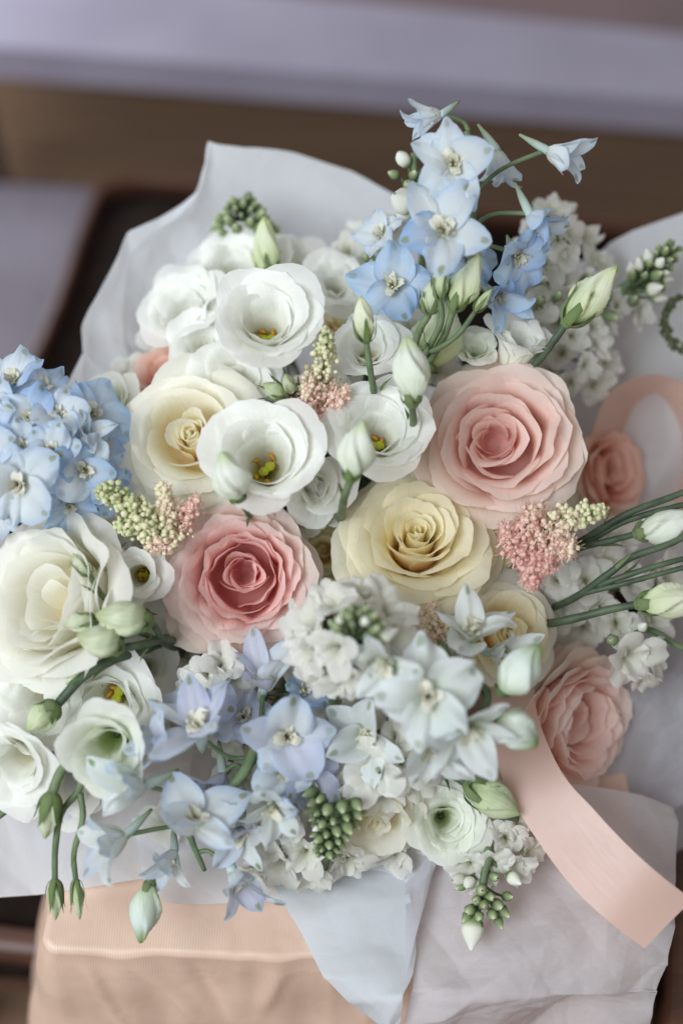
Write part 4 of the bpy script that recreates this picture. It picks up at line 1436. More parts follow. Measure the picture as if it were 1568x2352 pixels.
# ------------------------------------------------------------------ ribbon
def ribbon_mat():
    mat = bpy.data.materials.new('peach satin')
    t = nt(mat)
    L = t.links.new
    out = N(t, 'ShaderNodeOutputMaterial')
    uv = N(t, 'ShaderNodeUVMap')
    mp = N(t, 'ShaderNodeMapping')
    mp.inputs['Scale'].default_value = (6, 900, 1)
    L(uv.outputs[0], mp.inputs[0])
    n1 = N(t, 'ShaderNodeTexNoise', **{'Scale': 1.0, 'Detail': 2.0})
    L(mp.outputs[0], n1.inputs['Vector'])
    r = ramp(t, [(0.3, lin(226, 194, 182)), (0.7, lin(232, 204, 193))])
    L(n1.outputs[0], r.inputs[0])
    bs = N(t, 'ShaderNodeBsdfPrincipled')
    L(r.outputs[0], bs.inputs['Base Color'])
    bs.inputs['Roughness'].default_value = .32
    bs.inputs['Specular IOR Level'].default_value = .9
    bs.inputs['Anisotropic'].default_value = .5
    bs.inputs['Sheen Weight'].default_value = .15
    bp = N(t, 'ShaderNodeBump', **{'Strength': .3, 'Distance': .0003})
    L(n1.outputs[0], bp.inputs['Height'])
    L(bp.outputs[0], bs.inputs['Normal'])
    tr = N(t, 'ShaderNodeBsdfTranslucent')
    tr.inputs['Color'].default_value = lin(240, 178, 146)
    mx = N(t, 'ShaderNodeMixShader', **{'Fac': .38})
    L(bs.outputs[0], mx.inputs[1])
    L(tr.outputs[0], mx.inputs[2])
    L(mx.outputs[0], out.inputs['Surface'])
    return mat


M['ribbon'] = ribbon_mat()


def ribbon(label, A, B, cup=.0):
    a, b = smooth_path([P(*p) for p in A], 60), smooth_path([P(*p) for p in B], 60)
    n = min(len(a), len(b))
    a, b = a[:n], b[:n]
    nu = 9
    s = np.linspace(0, 1, nu)[None, :, None]
    G = a[:, None] * (1 - s) + b[:, None] * s
    tan = np.gradient(a, axis=0)
    nr = np.cross(b - a, tan)
    nr /= np.linalg.norm(nr, axis=1)[:, None]
    G = G + nr[:, None, :] * (cup * np.sin(np.pi * s))
    base = G.reshape(-1, 3).mean(0)
    base[2] = G[..., 2].min()
    uv = np.stack([np.repeat(np.linspace(0, 1, n), nu), np.tile(np.linspace(0, 1, nu), n)], -1)
    o = mesh_obj('ribbon', G.reshape(-1, 3) - base, grid_faces(n, nu), M['ribbon'], None, uv)
    o.location = base
    return tag(o, label, 'ribbon')


ribbon('wide peach satin ribbon tail falling to the lower right corner',
       [(1110, 1560, -.03), (1126, 1690, -.012), (1162, 1810, .004), (1230, 1925, .014), (1312, 2035, .022), (1398, 2118, .029), (1480, 2180, .030)],
       [(1225, 1560, -.03), (1236, 1650, -.012), (1290, 1775, .008), (1365, 1862, .020), (1440, 1942, .028), (1515, 2010, .033), (1590, 2068, .030)], .001)
ribbon('peach satin ribbon loop curling at the right edge beside the peach rose',
       [(1330, 1120, -.09), (1352, 1030, -.085), (1370, 960, -.075), (1405, 897, -.07), (1480, 862, -.065), (1560, 874, -.07), (1622, 940, -.075), (1650, 1050, -.08), (1640, 1180, -.085)],
       [(1425, 1130, -.13), (1438, 1060, -.135), (1448, 990, -.13), (1464, 935, -.125), (1494, 904, -.12), (1522, 925, -.125), (1538, 1000, -.13), (1530, 1085, -.135), (1500, 1180, -.14)], .002)

# ------------------------------------------------------------------ roses
GR = 'roses in the bouquet'
rose('cream rose with a tight swirled heart left of the white lisianthus with green throat', 430, 985, .0, 395, (-.10, .22, 1), 'cup', ('rose_cream', 'rose_cream'), 11, group=GR, roll=.6)
rose('largest pink rose, wide open, at the upper right of the bouquet', 1148, 1008, -.005, 405, (-.10, .10, 1), 'open', ('rose_pink', 'rose_blush'), 23, group=GR, roll=2.0, outer_from=.7)
rose('pale yellow spiral rose in the middle, just below the big pink rose', 962, 1212, .0, 425, (.04, .52, .9), 'tea', ('rose_yellow', 'rose_yellow'), 31, group=GR, roll=1.0, n=38,
     extra=[(0.15, 1.32, .62, [(0, 10), (.5, 30), (1, -20)], 'rose_green'), (-.75, 1.25, .5, [(0, 5), (.5, 25), (1, -10)], 'rose_green'),
            (2.9, 1.25, .34, [(0, 10), (.5, 40), (.8, 0), (1, -60)], 'rose_cream'), (3.5, 1.3, .30, [(0, 10), (.5, 30), (.8, 0), (1, -70)], 'rose_cream')])
rose('deep pink rose crowded with thin petals round a hollow heart, left of centre', 556, 1325, .002, 355, (.03, .06, 1), 'garden', ('rose_pinkdeep', 'rose_pink'), 41, group=GR, n=46, outer_from=.6,
     extra=[(3.9, 1.25, .55, [(0, 10), (.5, 35), (1, -10)], 'rose_blush'), (4.8, 1.1, .6, [(0, 10), (.5, 35), (1, 0)], 'rose_blush'), (3.1, 1.15, .5, [(0, 10), (.5, 30), (1, -10)], 'rose_blush')])
rose('large soft cream rose at the left edge under the blue delphinium', 82, 1365, .018, 450, (-.50, .24, .8), 'open', ('rose_ivory', 'rose_ivory'), 53, group=GR, n=26)
rose('pale yellow rose half hidden behind the white delphinium on the right', 1178, 1450, -.004, 290, (.28, .18, 1), 'cup', ('rose_yellow', 'rose_cream'), 61, group=GR)
rose('pink rose seen side-on at the lower right beside the ribbon', 1352, 1668, -.035, 345, (.66, -.12, .72), 'garden', ('rose_pink', 'rose_blush'), 71, group=GR, n=34)
rose('cream rose at the bottom above the white paper tail', 866, 1905, .012, 310, (.12, -.50, .85), 'cup', ('rose_cream', 'rose_cream'), 83, group=GR, n=20)
rose('pale cream rose showing only its edge behind the largest pink rose', 1262, 1075, -.06, 345, (.45, .05, .9), 'tea', ('rose_yellow', 'rose_cream'), 91, group=GR, n=18)
rose('blurred peach rose beside the ribbon loop at the right', 1425, 1085, -.085, 220, (.6, .1, .7), 'open', ('rose_peach', 'rose_peach'), 97, group=GR, n=18)
rose('blurred peach rose peeping out behind the cream rose at the upper left', 372, 835, -.055, 190, (-.3, .55, .7), 'open', ('rose_peach', 'rose_blush'), 101, group=GR, n=16)
rose('small cream rose far behind the two upper white lisianthus', 785, 722, -.05, 190, (.0, .5, .8), 'tea', ('rose_cream', 'rose_cream'), 103, group=GR, n=16)
rose('cream rose deep between the yellow rose and the deep pink rose', 742, 1262, -.045, 190, (-.1, .1, 1), 'tea', ('rose_yellow', 'rose_green'), 107, group=GR, n=14)

# ------------------------------------------------------------------ lisianthus flowers
GL = 'white lisianthus flowers'
lisianthus('white lisianthus cup with yellow throat at the top left of the bouquet', 612, 752, .004, 312, (.04, .42, 1), 3, group=GL, n=17, opening=.18, flare=34, anthers=3, style='semi')
lisianthus('white lisianthus with deep green throat and orange stamens near the middle', 612, 1062, .012, 312, (.04, .26, 1), 14, group=GL, n=15, opening=.30, flare=34, anthers=4, style='semi', roll=.7, throat='throat')
lisianthus('white lisianthus behind a pale bud, touching the largest pink rose', 868, 1002, .002, 312, (.10, .38, 1), 25, group=GL, n=18, opening=.15, flare=36, anthers=2, style='semi')
lisianthus('white lisianthus with closed centre behind the upright green bud', 845, 808, -.012, 208, (.02, .42, 1), 36, group=GL, n=14, style='double', flare=26, mat='lisi')
lisianthus('small white pinwheel lisianthus beside the cream rose on the left', 320, 1322, .004, 186, (-.05, .0, 1), 47, group=GL, n=10, opening=.16, flare=40, depth=.8)
lisianthus('blurred white double lisianthus highest at the upper left', 545, 632, -.075, 262, (-.1, .5, .8), 58, group=GL, n=22, style='double', center=False, flare=24, ripple=.05)
lisianthus('blurred white double lisianthus above the cream rose at the left', 430, 720, -.06, 245, (-.3, .4, .8), 69, group=GL, n=22, style='double', center=False, flare=24, ripple=.05)
lisianthus('blurred white lisianthus behind the upper left green bud', 678, 620, -.085, 185, (.2, .4, .8), 70, group=GL, n=9, style='double', center=False)
lisianthus('ruffled white lisianthus seen from the side above the largest pink rose', 1190, 790, -.02, 185, (.25, .72, .5), 81, group=GL, n=15, style='double', center=False, flare=38, depth=.9, ripple=.05)
lisianthus('small greenish white ruffled lisianthus above the largest pink rose', 1092, 808, -.022, 125, (-.1, .5, .8), 92, group=GL, n=12, style='double', center=False, mat='lisi_green', ripple=.05)
lisianthus('wide white lisianthus with a small green throat left of the lilac florets', 255, 1610, -.002, 330, (-.12, -.12, 1), 103, group=GL, n=15, opening=.16, flare=28, roll=1.2, style='semi', anthers=3, ripple=.035)
lisianthus('white lisianthus tucked under the deep pink rose at the left', 335, 1530, -.025, 190, (.2, .2, 1), 104, group=GL, n=12, style='double', center=False)
lisianthus('greenish half-open lisianthus in front, lower left', 246, 1718, .035, 245, (-.06, -.12, 1), 115, group=GL, n=12, style='double', center=False, mat='lisi_green', flare=40, depth=.95)
lisianthus('white lisianthus cut by the left edge above the hanging buds', 48, 1745, .012, 275, (-.25, -.25, .9), 126, group=GL, n=16, opening=.16, flare=28, style='semi', anthers=2, ripple=.04)
lisianthus('greenish white double lisianthus at the bottom left of the ribbon', 1022, 1884, -.004, 228, (.08, .06, 1), 137, group=GL, n=20, style='double', center=False, mat='lisi_green', flare=24, ripple=.03)

lisianthus('white lisianthus half hidden between the green-throated one and the yellow rose', 725, 1120, -.018, 215, (.1, -.1, 1), 148, group=GL, n=10, style='double', center=False, ripple=.04)
lisianthus('white lisianthus half hidden between the cream rose and the topmost white cup', 545, 880, -.03, 230, (.1, .3, 1), 149, group=GL, n=10, style='double', center=False, ripple=.04)
lisianthus('white lisianthus petals behind the little pinwheel flower on the left', 280, 1440, -.03, 260, (-.1, .1, 1), 150, group=GL, n=10, style='double', center=False, ripple=.04)
lisianthus('creamy lisianthus petals left of the cream rose against the tissue', 262, 935, -.045, 200, (-.5, .4, .8), 151, group=GL, n=10, style='double', center=False, mat='lisi_green', ripple=.04)
lisianthus('white lisianthus petals low behind the hanging buds at the left', 165, 1800, -.02, 240, (-.2, -.3, 1), 152, group=GL, n=10, style='double', center=False, ripple=.04)

lisianthus('white ruffled lisianthus tucked under the large cream rose at the left edge', 95, 1600, -.004, 270, (-.2, .0, 1), 153, group=GL, n=18, style='double', center=False, ripple=.045)
lisianthus('white ruffled lisianthus between the blurred pair and the cream rose', 470, 800, -.045, 200, (-.1, .3, 1), 154, group=GL, n=16, style='double', center=False, ripple=.05)
lisianthus('white ruffled lisianthus right of the topmost cup, under the blue florets', 770, 660, -.06, 190, (.1, .4, .9), 155, group=GL, n=16, style='double', center=False, ripple=.05)
lisianthus('white ruffled lisianthus low between the lilac florets and bottom stock', 770, 1790, .0, 200, (.1, -.1, 1), 156, group=GL, n=16, style='double', center=False, ripple=.05)

# ------------------------------------------------------------------ lisianthus buds
GB = 'lisianthus buds'
spray('blurred pale green bud standing up at the upper left', [((617, 640, -.06), (606, 500, -.05), 66, 'bud_pale', dict(neck=.25, flarelip=.2))], [([(617, 640, -.06), (630, 720, -.08), (700, 900, -.13)], 1.6)], 1, group=GB)
spray('upright pale bud on a thin stem between the white lisianthus', [((841, 785, .02), (830, 680, .03), 50, 'bud_pale', dict(neck=.1, sepal_len=.75))], [([(841, 788, .02), (850, 850, .015), (858, 910, .0), (850, 990, -.06)], 1.7, 'green')], 2, group=GB)
spray('plump white bud leaning on the largest pink rose', [((946, 928, .03), (938, 775, .035), 88, 'bud_white', dict(neck=.3, flarelip=.3, sepal_len=.30, sepal_w=.05))], [([(946, 930, .03), (945, 990, .0), (900, 1080, -.06)], 2.0)], 3, group=GB)
spray('white egg-shaped bud in front of the right white lisianthus', [((805, 1100, .045), (836, 968, .055), 82, 'bud_white', dict(neck=.15, flarelip=.1, sepal_len=.30, sepal_w=.05))], [([(805, 1102, .045), (790, 1145, .03), (780, 1200, -.03)], 2.0)], 4, group=GB)
spray('soft white bud hanging over the cream rose and white lisianthus', [((548, 1150, .03), (508, 1038, .045), 84, 'bud_white', dict(sepal_len=.22, sepal_w=.05, neck=.25, flarelip=.2))], [([(548, 1150, .03), (570, 1180, .0), (590, 1230, -.06)], 1.6)], 5, group=GB)
spray('cluster of four green and cream buds below the top blue florets',
      [((1010, 688, .014), (1010, 600, .02), 38, 'bud_green', dict(sepal_len=.8, neck=.1)), ((1040, 712, .012), (1100, 585, .02), 66, 'bud_pale', dict(sepal_len=.5, neck=.1)),
       ((983, 722, .008), (996, 640, .012), 46, 'bud_green', dict(sepal_len=.8)), ((1090, 715, .012), (1130, 665, .014), 26, 'bud_green', dict(sepal_len=.9))],
      [([(1010, 690, .014), (1012, 740, .01), (975, 815, -.005), (930, 900, -.05)], 1.7), ([(1040, 712, .012), (1020, 770, .006), (985, 830, -.01), (935, 900, -.05)], 2.0), ([(983, 724, .008), (960, 765, .002), (945, 830, -.015), (930, 900, -.05)], 2.0),
       ([(1090, 716, .012), (1050, 770, .01), (1000, 803, .004), (960, 815, -.02), (930, 900, -.05)], 1.4)], 6, group=GB)
spray('big pale bud lying behind the bud cluster at the top', [((975, 845, -.012), (1035, 690, -.02), 112, 'bud_pale', dict(sepals=0))], [([(975, 845, -.012), (950, 920, -.05)], 1.8)], 7, group=GB)
spray('long pale bud leaning to the right on a straight dark stem', [((1300, 742, -.005), (1416, 615, .0), 82, 'bud_pale', dict(neck=.12, flarelip=.12, sepal_len=.62))], [([(1300, 742, -.005), (1262, 795, -.01), (1205, 868, -.03), (1150, 960, -.08)], 2.3, 'darkgreen')], 8, group=GB)
spray('two small dark green buds with thin sepals beside the cream astilbe', [((655, 912, .006), (604, 882, .016), 38, 'bud_green', dict(sepal_len=1.0, sepal_out=1.6)), ((672, 905, .004), (655, 858, .02), 34, 'bud_green', dict(sepal_len=1.15, sepal_out=1.6))],
      [([(655, 912, .006), (680, 935, -.005), (700, 970, -.04)], 1.5, 'darkgreen'), ([(672, 905, .004), (684, 930, -.005), (700, 970, -.04)], 1.4, 'darkgreen')], 9, group=GB)
spray('cluster of three striped green buds in front of the left cream rose',
      [((345, 1428, .03), (222, 1410, .04), 88, 'bud_green', dict(depth=.14, sepal_len=.4, neck=.2, flarelip=.2)), ((278, 1490, .034), (180, 1455, .045), 80, 'bud_green', dict(depth=.14, sepal_len=.4, neck=.2, flarelip=.2)), ((222, 1425, .03), (145, 1437, .034), 46, 'bud_green', dict(sepal_len=.7))],
      [([(345, 1428, .03), (362, 1450, .02), (380, 1480, .0), (450, 1500, -.08)], 1.8, 'darkgreen'), ([(278, 1490, .034), (330, 1480, .025), (385, 1470, .0), (450, 1490, -.08)], 2.2, 'darkgreen'), ([(222, 1425, .03), (280, 1440, .02), (340, 1460, .0)], 1.4)], 10, group=GB)
spray('slim upright green bud above the three striped buds', [((206, 1322, .025), (168, 1272, .03), 30, 'bud_green', dict(sepal_len=.95))], [([(206, 1322, .025), (225, 1355, .024), (252, 1385, .018), (330, 1450, -.03)], 1.5)], 11, group=GB)
spray('pointed green bud at the end of a long dark arching stem, lower left', [((132, 1618, .025), (62, 1678, .03), 66, 'bud_green', dict(sepal_len=.55, sepal_w=.12))],
      [([(132, 1618, .025), (190, 1555, .024), (260, 1515, .018), (340, 1488, .005), (400, 1460, -.04)], 2.6, 'darkgreen')], 12, group=GB)
spray('tiny slim green bud over the white petals, lower left', [((190, 1545, .022), (150, 1572, .024), 20, 'bud_green', dict(sepal_len=1.0))], [([(190, 1545, .022), (218, 1534, .020), (270, 1530, -.01)], 1.0)], 13, group=GB)
spray('thick stemmed green bud hanging at the lower left', [((120, 1820, .03), (103, 1925, .03), 52, 'bud_green', dict(sepal_len=.8, sepal_w=.12, neck=.15, flarelip=.15))], [([(120, 1822, .03), (138, 1775, .028), (178, 1722, .02), (215, 1670, -.01), (300, 1560, -.08)], 2.6)], 14, group=GB)
spray('forked stem with two slim buds dangling over the kraft box',
      [((126, 2020, .02), (126, 2112, .02), 36, 'bud_green', dict(sepal_len=.9, sepal_w=.1)), ((174, 2020, .02), (182, 2112, .02), 28, 'bud_green', dict(sepal_len=.95, sepal_w=.1, neck=.1))],
      [([(126, 2022, .02), (127, 1950, .022), (140, 1870, .024), (178, 1820, .022), (195, 1780, .02), (250, 1680, -.05)], 1.7), ([(174, 2022, .02), (170, 1960, .022), (190, 1880, .024), (184, 1822, .022)], 1.5)], 15, group=GB)
spray('two cut green stems reaching the left edge', [], [([(-40, 1905, .0), (10, 1865, .0), (45, 1838, -.002), (130, 1720, -.04)], 1.9, 'green'), ([(-40, 1880, -.004), (5, 1856, -.004), (30, 1845, -.006), (110, 1720, -.04)], 1.7, 'green')], 16, name='cut_stems', cat='stem')
spray('white bud on the upper dark stems crossing the right edge',
      [((1462, 1226, -.01), (1600, 1185, -.0), 86, 'bud_white', dict(sepal_len=.3, sepal_w=.07)), ],
      [([(1462, 1226, -.01), (1400, 1242, -.012), (1340, 1256, -.02), (1250, 1290, -.07)], 1.9, 'darkgreen'), ([(1620, 1110, .0), (1540, 1142, -.002), (1440, 1180, -.006), (1345, 1236, -.02), (1250, 1290, -.07)], 1.9, 'darkgreen'),
       ([(1620, 1150, -.003), (1540, 1166, -.005), (1430, 1200, -.01), (1330, 1256, -.025), (1250, 1290, -.07)], 1.7, 'darkgreen')], 17, group=GB)
spray('plump greenish bud on the lowest dark stem at the right edge',
      [((1465, 1388, .0), (1620, 1372, .01), 82, 'bud_pale', dict(sepal_len=.45, sepal_w=.07))],
      [([(1465, 1388, .0), (1400, 1400, -.004), (1330, 1418, -.01), (1262, 1432, -.02), (1170, 1440, -.07)], 2.3, 'darkgreen')], 18, group=GB)
spray('forked dark stems curving out over the right edge',
      [], [([(1620, 1205, .005), (1540, 1248, .004), (1450, 1280, .0), (1395, 1320, -.004), (1310, 1378, -.02), (1200, 1420, -.07)], 1.9, 'darkgreen'),
           ([(1620, 1270, .005), (1500, 1302, .002), (1420, 1328, -.002), (1370, 1346, -.008)], 1.6, 'darkgreen'), ([(1620, 1290, .005), (1500, 1322, .0), (1410, 1346, -.004), (1340, 1362, -.012)], 1.5, 'darkgreen'),
           ([(1620, 1500, -.03), (1560, 1485, -.03), (1500, 1450, -.03), (1440, 1440, -.04)], 1.8, 'green')], 19, name='cut_stems', cat='stem')
spray('fat green bud touching the left side of the ribbon', [((1072, 1802, .012), (1192, 1868, .014), 88, 'bud_green', dict(sepal_len=.55, sepal_w=.05, depth=.18))], [([(1072, 1802, .012), (1030, 1775, .005), (980, 1740, -.03)], 2.2, 'darkgreen'), ([(1190, 1882, .0), (1120, 1862, .002), (1050, 1800, -.004), (1000, 1760, -.03)], 1.8, 'darkgreen')], 20, group=GB)

# ------------------------------------------------------------------ delphinium
GD = 'delphinium spikes'
B_, Pm, Lm, Wm = ['del_blue'], ['del_pale'], ['del_lilac'], ['del_white']
PB = ['del_pale', 'del_pale', 'del_blue']
LP = ['del_lilac', 'del_lilac', 'del_pale']
delphinium('tall sky blue delphinium spike at the top of the bouquet',
           [(1072, 300, .0), (1085, 380, -.004), (1090, 450, -.006), (1078, 520, -.01), (1040, 650, -.03), (985, 860, -.08)],
           [(1012, 262, .006, 150, (-.85, -.25, .35), 'bell', Pm, dict(pedicel=(1076, 300, 0), roll=.4)),
            (1040, 382, .018, 222, (-.06, .05, 1), 'open', ['del_pale'], dict(roll=.3)),
            (1140, 345, -.012, 165, (.25, -.8, -.1), 'bell', Pm, dict(pedicel=(1082, 420, 0))),
            (1258, 345, .004, 170, (.86, -.32, .3), 'bell', Pm, dict(pedicel=(1092, 440, 0), roll=1.1)),
            (1218, 492, .004, 190, (.62, -.66, .4), 'bell', PB, dict(pedicel=(1085, 520, 0), roll=.2)),
            (1015, 535, .022, 250, (-.02, .12, 1), 'open', PB, dict(roll=.9)),
            (1178, 580, -.006, 175, (.45, -.5, .7), 'open', B_, dict(pedicel=(1070, 560, -.01))),
            (1130, 672, -.012, 165, (.55, -.45, .6), 'bell', B_, dict(pedicel=(1040, 650, -.02))),
            (905, 662, -.006, 205, (-.2, .15, 1), 'flat', B_, dict(roll=.2)),
            (880, 545, -.022, 140, (-.5, .3, .7), 'open', Pm, {}),
            (1075, 600, -.02, 160, (.3, .0, .8), 'open', B_, {})], seed=5, group=GD, stem_r=2.6)
delphinium('crowded pale blue delphinium cluster at the left edge',
           [(-30, 1010, .0), (60, 1060, -.02), (160, 1120, -.05), (350, 1200, -.12)],
           [(35, 885, -.002, 185, (-.1, .55, .8), 'flat', PB), (-10, 950, .008, 180, (-.4, .1, .9), 'flat', PB), (205, 960, -.008, 200, (.35, .35, .8), 'flat', B_), (100, 900, -.006, 150, (.2, .6, .7), 'flat', PB),
            (70, 965, .012, 165, (.0, .25, 1), 'flat', PB), (130, 960, .012, 150, (.4, .3, .8), 'open', PB), (48, 1110, .022, 215, (-.05, -.1, 1), 'flat', Pm, dict(roll=.5)), (190, 1080, .010, 180, (.35, -.05, .9), 'open', PB),
            (120, 1035, .018, 150, (.2, .1, 1), 'flat', Pm), (240, 1120, -.008, 140, (.5, -.3, .8), 'flat', B_), (160, 1150, .0, 155, (.15, -.5, .8), 'flat', B_), (-15, 1045, .016, 170, (-.3, 0, .9), 'flat', Pm), (60, 1030, .018, 140, (-.2, .2, 1), 'open', Pm),
            (105, 1160, -.004, 140, (-.1, -.6, .7), 'flat', Pm), (225, 1030, .0, 150, (.6, .1, .7), 'flat', B_), (0, 1160, .01, 150, (-.3, -.5, .8), 'flat', PB), (190, 1010, .006, 140, (.3, .4, .8), 'bell', PB)], seed=8, group=GD)
delphinium('lilac blue delphinium spike drooping below the deep pink rose',
           [(455, 1880, .02), (500, 1840, .022), (560, 1775, .018), (590, 1700, .008), (600, 1600, -.03), (640, 1480, -.10)],
           [(605, 1580, .01, 205, (.05, .78, .5), 'bell', LP, dict(pedicel=(592, 1690, .008), roll=.3)), (462, 1690, .032, 270, (-.12, .72, .6), 'star', LP, dict(pedicel=(575, 1740, .012), roll=.62)),
            (655, 1690, .026, 225, (.2, .05, 1), 'open', LP, dict(roll=.2)), (690, 1592, -.002, 140, (.4, .4, .8), 'open', B_), (735, 1715, .0, 150, (.5, -.1, .8), 'open', B_),
            (470, 1605, .0, 160, (-.2, .5, .8), 'flat', Lm), (510, 1780, .008, 200, (-.2, -.6, .7), 'bell', Lm, dict(roll=.9, pedicel=(560, 1775, .016))), (395, 1725, .03, 190, (-.7, .3, .65), 'bell', LP, dict(roll=.1)),
            (700, 1780, .018, 170, (.4, -.5, .8), 'flat', LP), (625, 1840, .030, 205, (.1, -.5, .8), 'star', ['del_pale', 'del_white'], dict(roll=.5)), (560, 1650, -.004, 160, (0, .3, 1), 'flat', Lm), (645, 1775, .022, 150, (.3, .1, .9), 'flat', LP)], seed=13, group=GD, stem_r=3.0)
delphinium('whitish blue delphinium tip hanging low at the bottom left',
           [(470, 2000, .01), (440, 1930, .014), (430, 1870, .012), (500, 1800, .0), (560, 1700, -.05)],
           [(330, 1805, .038, 215, (-.8, .1, .5), 'bell', ['del_white', 'del_pale'], dict(pedicel=(440, 1850, .012), roll=.2)), (285, 1920, .03, 205, (-.8, -.2, .5), 'bell', ['del_pale', 'del_white'], dict(pedicel=(430, 1900, .012), roll=.4)),
            (450, 1895, .036, 225, (.05, .62, .7), 'star', ['del_white', 'del_pale'], dict(roll=.6)), (535, 2005, .02, 215, (.42, -.72, .5), 'bell', LP, dict(pedicel=(450, 1960, .012), roll=.4)),
            (550, 1905, .014, 180, (.2, -.4, .9), 'bell', ['del_white', 'del_lilac']), (400, 1955, .012, 170, (-.2, -.7, .6), 'bell', ['del_white', 'del_pale'])],
           [((345, 2025, .016), (322, 2165, .018), 68, 'bud_mint', dict(sepals=2, sepal_len=.4, sepal_w=.05, neck=.3, flarelip=.2))], seed=17, group=GD, stem_r=2.0)
delphinium('white delphinium with green-tipped florets close to the camera, lower right',
           [(1010, 1470, .03), (1060, 1545, .045), (1120, 1590, .04), (1090, 1660, .03), (1000, 1700, -.01), (900, 1640, -.08)],
           [(1078, 1470, .024, 235, (.12, .72, .6), 'star', Wm, dict(pedicel=(1060, 1545, .04), roll=.35)), (985, 1600, .058, 250, (-.1, .1, 1), 'flat', Wm, dict(roll=.6)), (1060, 1655, .052, 250, (.3, -.5, .8), 'star', Wm, dict(roll=.2)),
            (900, 1520, .056, 220, (-.5, -.3, .8), 'star', Wm), (985, 1690, .040, 240, (0, -.72, .65), 'star', Wm, dict(roll=.5)), (850, 1690, .014, 220, (-.3, -.1, .9), 'star', Wm), (1130, 1500, .012, 170, (.7, .1, .6), 'bell', Wm)],
           [((1148, 1590, .045), (1236, 1484, .05), 92, 'bud_mint', dict(sepals=0, neck=.25)), ((1145, 1640, .045), (1232, 1712, .05), 92, 'bud_mint', dict(sepals=0, neck=.25))], seed=19, group=GD, stem_r=1.9)

# ------------------------------------------------------------------ stock
GS = 'white stock spikes'
r = random.Random(77)
stock('white stock spike with green heart leaning towards the camera, right of the deep pink rose',
      [(825, 1425, .05), (800, 1500, .045), (760, 1590, .02), (800, 1660, .0), (830, 1715, -.01), (860, 1760, -.05)],
      [(715, 1430, .045, 120, (-.7, .3, .7)), (702, 1500, .045, 140, (-.8, -.2, .7)), (765, 1385, .05, 130, (-.4, .7, .7)), (890, 1400, .048, 150, (.5, .6, .7)), (770, 1490, .058, 130, (-.4, -.2, 1)), (800, 1560, .052, 130, (-.1, -.7, .7)),
       (900, 1470, .052, 130, (.7, .0, .7)), (860, 1530, .056, 130, (.4, -.5, .8)), (745, 1560, .04, 120, (-.5, -.7, .6)), (680, 1440, .03, 110, (-.9, .1, .4)), (840, 1350, .042, 110, (.0, .9, .5)), (930, 1560, .04, 130, (.4, -.6, .7))],
      bud_cone(r, (822, 1450), (828, 1395), 26, 66, 42, .066, .080, .55), seed=1, group=GS)
stock('stock tip with round white buds behind the top blue florets', [(950, 350, -.03), (955, 430, -.035), (975, 520, -.05), (960, 700, -.10)],
      [(905, 520, -.04, 90, (-.5, -.2, .8)), (960, 500, -.04, 90, (.2, -.2, .9))],
      [(926, 366, -.028, 52, (-.5, .5, .7), True), (960, 350, -.03, 36, (.4, .8, .5)), (950, 400, -.026, 40, (.2, .2, 1)), (925, 460, -.024, 84, (-.5, .2, .9), True), (965, 440, -.028, 48, (.6, .2, .7), True), (940, 425, -.03, 44, (-.3, .1, .9)), (905, 400, -.034, 36, (-.8, .2, .5)), (975, 395, -.034, 36, (.8, .2, .5)), (965, 480, -.03, 60, (.5, -.2, .8), True), (925, 500, -.03, 50, (-.4, -.5, .8), True)], seed=2, group=GS)
stock('green stock bud tip on a thick stem at the upper right edge', [(1545, 575, -.06), (1500, 620, -.065), (1430, 665, -.07), (1350, 720, -.09), (1250, 820, -.13)], [],
      bud_cone(r, (1475, 655), (1552, 560), 36, 46, 38, -.06, -.055, .35), seed=3, group=GS, stem_r=3.6)
stock('blurred white stock spike right of the blue delphinium', [(1290, 500, -.05), (1285, 620, -.06), (1260, 760, -.08), (1200, 900, -.12)],
      cloud(r, (1275, 600), 85, 115, 13, -.045, .03, 92) + cloud(r, (1245, 690), 85, 60, 6, -.05, .02, 90),
      [(1262, 540, -.035, 36, (.2, .2, 1), True), (1285, 530, -.035, 34, (.3, .3, 1), True), (1250, 640, -.038, 30, (-.2, -.2, 1), True), (1240, 690, -.04, 40, (.1, .3, 1)), (1280, 680, -.04, 40, (.3, .4, 1))], seed=4, group=GS)
stock('blurred white stock spike between the leaning bud and the ribbon loop', [(1470, 700, -.075), (1400, 720, -.08), (1320, 780, -.09), (1220, 900, -.13)],
      cloud(r, (1330, 800), 75, 110, 12, -.055, .03, 95) + [(1370, 600, -.08, 100, (.4, .5, .7)), (1420, 700, -.07, 80, (.3, 0, .9)), (1470, 715, -.075, 80, (.6, -.1, .8)), (1380, 740, -.07, 80, (.2, -.2, .9))],
      [(1455, 690, -.066, 42, (.2, .4, .9)), (1350, 640, -.066, 42, (.2, .2, .9)), (1310, 690, -.05, 36, (.2, .2, .9)), (1400, 725, -.06, 50, (.6, -.3, .6))], seed=5, group=GS)
stock('blurred white stock spike left of the blue delphinium', [(850, 540, -.075), (850, 620, -.08), (830, 760, -.12)], cloud(r, (842, 595), 50, 60, 6, -.065, .02, 92, .6), [(855, 605, -.05, 40, (0, .2, 1)), (840, 590, -.052, 34, (0, .2, 1))], seed=6, group=GS)
stock('out of focus green stock tip at the upper left against the tissue', [(560, 480, -.10), (580, 560, -.11), (640, 700, -.15)], [], bud_cone(r, (560, 535), (553, 452), 40, 70, 40, -.09, -.085, .2), seed=7, group=GS)
